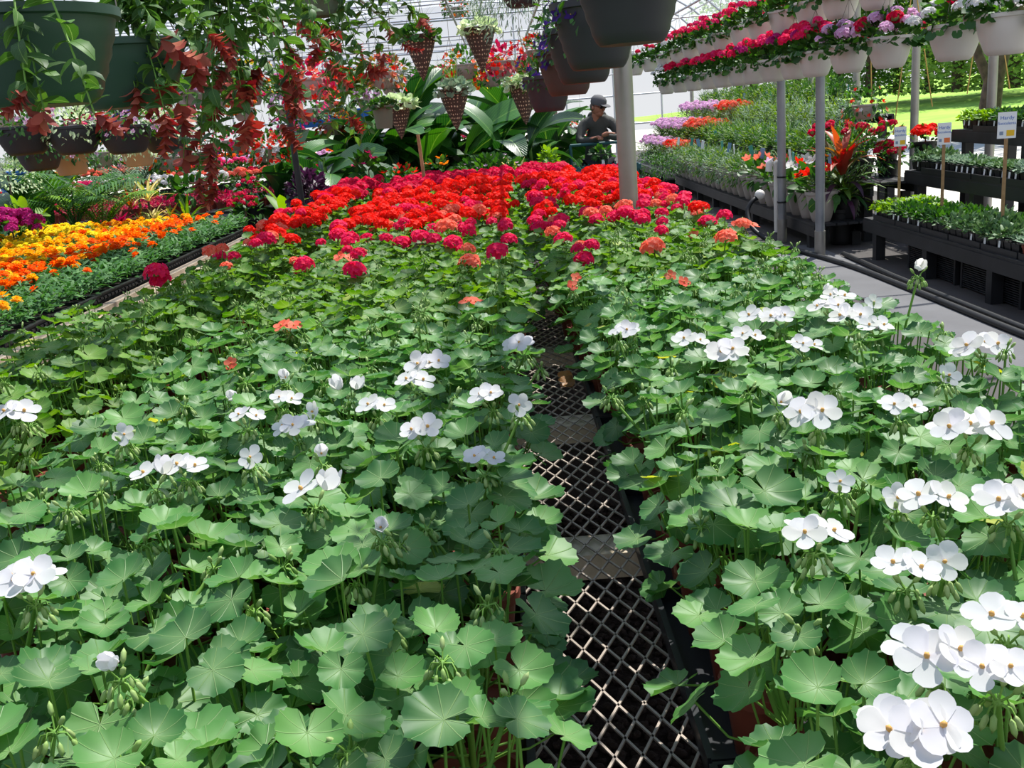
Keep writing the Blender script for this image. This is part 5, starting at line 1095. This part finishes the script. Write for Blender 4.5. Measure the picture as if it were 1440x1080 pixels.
# ---- signs on wooden stakes
def text_mesh(txt, size, mat, parent, m):
    cu = bpy.data.curves.new('lettering', 'FONT'); cu.body = txt; cu.size = size; cu.align_x = 'CENTER'; cu.extrude = 0.0004; tmp = bpy.data.objects.new('tmp_text', cu); COL.objects.link(tmp); bpy.context.view_layer.update(); me = bpy.data.meshes.new_from_object(tmp.evaluated_get(bpy.context.evaluated_depsgraph_get())); bpy.data.objects.remove(tmp); me.materials.clear(); me.materials.append(M[mat]); me.name = 'lettering'; return obj('lettering', me, parent, m)
for i, (u, v, cw, ch, vb, Y) in enumerate([(1266, 192, 16, 27, 285, 9.1), (1328, 188, 18, 30, 292, 8.2), (1416, 176, 24, 36, 306, 7.2)]):
    q = aty(u, v, Y); zc = proj(q)[2]; w_, h_ = cw*zc/F, ch*zc/F; zb = 0.37; mat = T(q[0], q[1], 0) @ RZ(math.atan2(q[0], q[1])*-0.75)
    r = thing('price_sign', 'white paper sign with blue print on a wooden stake, %s of three' % ['left', 'middle', 'right'][i], 'sign', mat=mat, group='signs on stakes over the succulents')
    obj('stake', box(0.024, 0.014, q[2]-zb+0.02, (0, 0.008, (q[2]+zb)/2)).mesh('stake', 'stake_wood', False), r)
    obj('card', box(w_, 0.003, h_, (0, -0.002, q[2])).mesh('card', 'paper', False), r)
    rot = RX(PI/2)
    text_mesh('Hardy', h_*0.20, 'print_blue', r, T(0, -0.0045, q[2]+h_*0.22) @ rot); text_mesh('Succulents', h_*0.15, 'print_blue', r, T(0, -0.0045, q[2]+h_*0.03) @ rot)
    obj('price_patch', box(w_*0.42, 0.001, h_*0.22, (w_*0.2, -0.0042, q[2]-h_*0.30)).mesh('price_patch', 'print_orange' if i == 1 else 'print_yellow', False), r)
    obj('small_print', box(w_*0.2, 0.001, h_*0.14, (-w_*0.28, -0.0042, q[2]-h_*0.30)).mesh('small_print', 'print_grey', False), r)
# yellow strings behind the right stand
for i, (ua, va, ub, vb) in enumerate([(1272, 68, 1256, 190), (1300, 72, 1311, 150), (1368, 78, 1360, 132), (1412, 72, 1420, 125), (1225, 100, 1226, 170)]):
    a, b = aty(ua, va, 10.6), aty(ub, vb, 10.6); a = a+(a-b)*0.9; o = obj('twine', tube([a, b], 0.006, 5).mesh('twine', 'twine')); o['label'] = 'yellow twine slanting down behind the pale pots, %s from the left' % nth([2, 3, 4, 5, 1][i]); o['category'] = 'string'; o['group'] = 'yellow twines at the open side'

# ================================================================== TREES OUTSIDE
def tree_mesh(seed, H, R, n, lsz=0.28, low=0.08):
    r_ = np.random.default_rng(seed); g = G(); lf = G().raw([(0, 0, 0), (lsz*.5, lsz*.3, 0.03), (lsz, 0, 0), (lsz*.5, -lsz*.3, 0.03)], [(0, 1, 2), (0, 2, 3)])
    V0, T0, U0, _ = lf.flat(); cl = [(r_.normal(0, R*.45), r_.normal(0, R*.45), H*r_.uniform(low, 1.0), r_.uniform(.35, .6)*R) for _ in range(22)]
    Vs = []; Ts = []
    for k in range(n):
        c = cl[r_.integers(0, 22)]; d = r_.normal(0, 1, 3); d /= np.linalg.norm(d); p = np.array(c[:3])+d*c[3]*r_.uniform(.7, 1.0); p[2] = max(.1, p[2]); m = aim(d+r_.normal(0, .5, 3)) @ S(r_.uniform(.6, 1.3))
        Vs.append(V0 @ m[:3, :3].T+p); Ts.append(T0+4*k)
    return G().raw(np.concatenate(Vs), np.concatenate(Ts))
TRM_ = [tree_mesh(s, 9, 3.6, 5200).mesh('crown', ['tree_leaf', 'pale_tree_leaf'][s % 2]) for s in range(3)]
TKM = tube([(0, 0, 0), (0.1, 0, 3), (0, 0.1, 7)], [0.28, 0.2, 0.08], 8).mesh('trunk', 'bark')
for i, (u, Y, k, w_) in enumerate([(1180, 62, 0, 'dark'), (1222, 58, 2, 'dark'), (1262, 60, 0, 'dark'), (1305, 56, 2, 'dark'), (1345, 50, 1, 'pale'), (1385, 56, 0, 'dark'), (1425, 48, 1, 'pale'), (1470, 50, 2, 'dark'), (1120, 66, 1, 'pale'), (1060, 70, 0, 'dark')]):
    q = aty(u, 150, Y); r = thing('tree', '%s green leafy tree beyond the lawn, %s from the right' % (w_, nth([3, 4, 5, 6, 7, 8, 9, 10, 2, 1].index(0) if False else 9-[8, 7, 6, 5, 4, 3, 2, 1, 9, 10][i]+2 if False else [8, 7, 6, 5, 4, 3, 2, 1, 9, 10][i])), 'tree', (q[0], q[1], 0.8), rng.uniform(0, 6), 'trees beyond the lawn')
    obj('trunk', TKM, r); obj('crown', TRM_[k], r)['kind'] = 'stuff'
q = aty(1392, 130, 27); r = thing('tree', 'leaning forked tree trunk close behind the side post', 'tree', (q[0], q[1], 0.2))
obj('trunk', tube(smooth([(0, 0, 0), (0.1, 0, 1.2), (0.5, 0, 2.6), (1.2, 0, 4.5)], 4), np.linspace(0.3, 0.14, 13), 10).mesh('trunk', 'bark'), r); obj('branch', tube(smooth([(0.05, 0, 1.0), (-0.5, 0, 2.2), (-1.0, 0, 3.8)], 4), np.linspace(0.16, 0.07, 9), 8).mesh('branch', 'bark'), r)
obj('crown', TRM_[1], r, T(0.3, 0, 4.0) @ S(.8))['kind'] = 'stuff'

# ================================================================== THE MAN AND HIS CART
PX = aty(845, 222, 12.1); mx, my = PX[0], 12.35
man = thing('person', 'man in grey cap, dark sunglasses and grey hooded jacket leaning on a cart', 'person', (mx, my, 0), 0)
def skin_body(name, pts, edges, rad, mat, parent, sub=1):
    import bmesh
    bm = bmesh.new(); ly = bm.verts.layers.skin.verify(); vs = [bm.verts.new(p) for p in pts]
    for (i, j) in edges: bm.edges.new((vs[i], vs[j]))
    for i, v in enumerate(vs): v[ly].radius = (rad[i], rad[i]) if np.isscalar(rad[i]) else rad[i]; v[ly].use_root = i == 0
    me = bpy.data.meshes.new(name); bm.to_mesh(me); bm.free(); me.materials.append(M[mat]); o = obj(name, me, parent)
    sk = o.modifiers.new('skin', 'SKIN'); sk.use_smooth_shade = True; sb = o.modifiers.new('sub', 'SUBSURF'); sb.levels = sub; sb.render_levels = sub
    return o
# body faces the camera (-Y), leaning forward, forearms crossed on the handle, head turned to the right of the picture
pts = [(0, .05, .92), (0, 0, 1.10), (0, -.05, 1.28), (0, -.08, 1.38), (0, -.11, 1.45),
       (-.11, .05, .86), (-.13, .02, .48), (-.13, .06, .09), (.11, .05, .86), (.13, .02, .48), (.13, .06, .09), (-.13, -.08, .04), (.13, -.08, .04),
       (-.18, -.07, 1.34), (-.25, -.20, 1.15), (-.02, -.36, 1.17), (.18, -.07, 1.34), (.26, -.20, 1.16), (.06, -.37, 1.20)]
ed = [(0, 1), (1, 2), (2, 3), (3, 4), (0, 5), (5, 6), (6, 7), (7, 11), (0, 8), (8, 9), (9, 10), (10, 12), (3, 13), (13, 14), (14, 15), (3, 16), (16, 17), (17, 18)]
rad = [(.15, .11), (.155, .12), (.165, .12), (.11, .09), .06, .095, .065, .045, .095, .065, .045, .045, .045, .075, .055, .035, .075, .055, .035]
skin_body('body', pts, ed, rad, 'jacket', man)
skin_body('trousers', [(0, .05, .93), (-.11, .05, .84), (-.13, .02, .48), (-.13, .06, .12), (.11, .05, .84), (.13, .02, .48), (.13, .06, .12)], [(0, 1), (1, 2), (2, 3), (0, 4), (4, 5), (5, 6)], [(.165, .125), .105, .078, .062, .105, .078, .062], 'trousers', man)
for s_ in (-1, 1): obj('shoe', G().add(ICO2, S(.05, .13, .045)).mesh('shoe', 'rubber'), man, T(s_*.13, -.02, .045))
HM = T(0.005, -0.16, 1.535) @ RZ(0.75) @ RX(0.25)
hd = G().add(ICO2, S(.075, .092, .115)); hd.add(ICO2, T(0, -.02, -.06) @ S(.055, .068, .055)); hd.add(ICO, T(0, -.098, -.01) @ S(.013, .02, .022))
for s_ in (-1, 1): hd.add(ICO, T(s_*.077, .01, -.01) @ S(.010, .02, .03))
hd.add(ICO, T(0, -.086, -.052) @ S(.024, .008, .006)); hd.add(tube([(0, .02, -.16), (0, 0, -.05)], .052, 10))
H_ = obj('head', hd.mesh('head', 'skin'), man, HM)
obj('hair', G().add(ICO2, T(0, .022, .0) @ S(.08, .08, .085)).mesh('hair', 'hair'), H_)
capg = lathe([(0.088, 0.0), (0.092, 0.02), (0.088, 0.06), (0.065, 0.09), (0.03, 0.103), (0.001, 0.106)], 20)
obj('cap', G().add(capg, S(.95, 1.12, 1)).mesh('cap', 'cap_cloth'), H_, T(0, .0, .032) @ RX(.08))
obj('cap_brim', G().add(ICO2, S(.07, .06, .007)).mesh('cap_brim', 'cap_cloth'), H_, T(0, -.115, .04) @ RX(.2))
gl = G()
for s_ in (-1, 1): gl.add(ICO, T(s_*.034, -.086, .012) @ S(.03, .012, .018)); gl.add(tube([(s_*.06, -.075, .016), (s_*.08, .01, .016)], .003, 4))
gl.add(tube([(-.01, -.095, .014), (.01, -.095, .014)], .003, 4)); obj('sunglasses', gl.mesh('sunglasses', 'dark_glass'), H_)
obj('hood', G().add(lathe([(.06, 0), (.10, .02), (.115, .06), (.10, .09), (.085, .085)], 18), RX(-.35)).mesh('hood', 'jacket'), man, T(0, -.06, 1.38))
for s_, (hx_, hy, hz_, a) in ((-1, (.02, -.34, 1.055, 1.2)), (1, (.04, -.36, 1.085, -1.2))) if False else ((-1, (.03, -.39, 1.17, -1.35)), (1, (.0, -.41, 1.205, 1.35))):
    hp = [(0, 0, 0), (0, -.05, 0), (0, -.085, .005)]; he = [(0, 1), (1, 2)]; hr = [.026, .03, .026]
    for k in range(4): x = -.027+.018*k; L = (.062, .072, .07, .055)[k]; b = len(hp); hp += [(x, -.10, .004), (x, -.10-L*.5, -.006), (x, -.10-L, -.028)]; he += [(2, b), (b, b+1), (b+1, b+2)]; hr += [.0095, .009, .0075]
    b = len(hp); hp += [(.035, -.05, -.01), (.045, -.085, -.02)]; he += [(1, b), (b, b+1)]; hr += [.011, .009]
    h = skin_body('hand', hp, he, hr, 'skin', man); h.matrix_basis = Matrix((T(hx_, hy, hz_) @ RZ(a) @ RX(-.25)).tolist())
ct = thing('plant_cart', 'dark teal two-shelf garden cart the man leans on', 'cart', (mx, my-0.55, 0))
def shelf(z):
    g = G().add(box(0.78, 0.46, 0.02, (0, 0, z)))
    for s_ in (-1, 1):
        g.add(box(0.80, 0.02, 0.05, (0, s_*.23, z+.03))); g.add(box(0.02, 0.46, 0.05, (s_*.39, 0, z+.03)))
        for k in range(15): g.add(box(0.022, 0.024, 0.02, (-.36+k*.0515, s_*.23, z+.062)))
    return g
obj('shelf', shelf(.82).mesh('shelf', 'teal_plastic', False), ct); obj('shelf', shelf(.28).mesh('shelf', 'teal_plastic', False), ct)
for a in (-1, 1):
    for b in (-1, 1): obj('corner_post', tube([(a*.36, b*.21, .1), (a*.36, b*.21, .84 if b < 0 else 1.12)], .018, 8).mesh('corner_post', 'teal_plastic'), ct); obj('wheel', G().add(lathe([(.02, -.015), (.06, -.015), (.065, 0), (.06, .015), (.02, .015)], 16), RY(PI/2)).mesh('wheel', 'rubber'), ct, T(a*.36, b*.21, .065))
obj('handle', tube([(-.36, .21, 1.12), (.36, .21, 1.12)], .018, 8).mesh('handle', 'teal_plastic'), ct)
r = thing('potted_plant', 'green leafy plant in a square black pot on the cart', 'potted plant', (mx-.02, my-.62, .835)); obj('pot', potmesh('pot', .07, .15, 'black_plastic', 0, taper=.8), r); obj('label', box(.035, .002, .05, (0, -.085, .09)).mesh('label', 'tag_white', False), r, label='white label'); obj('foliage', bush(900, .10, .08, MEDL, 70, droop=.2).mesh('foliage', 'bush_leaf'), r, T(0, 0, .17))
# plants beside the man, far walkway
for i, (u, v, Y, m, l) in enumerate([(800, 195, 15, 'bush_leaf', 'dark potted plant left of the man'), (812, 235, 16, 'grey_green_leaf', 'grey green plant low behind the man'), (790, 215, 17, 'pale_leaf', 'pale plant in the far walkway')]):
    shrub(u, v, Y, .2, .2, 0.0, MEDL, m, 160, l, seed=50+i)
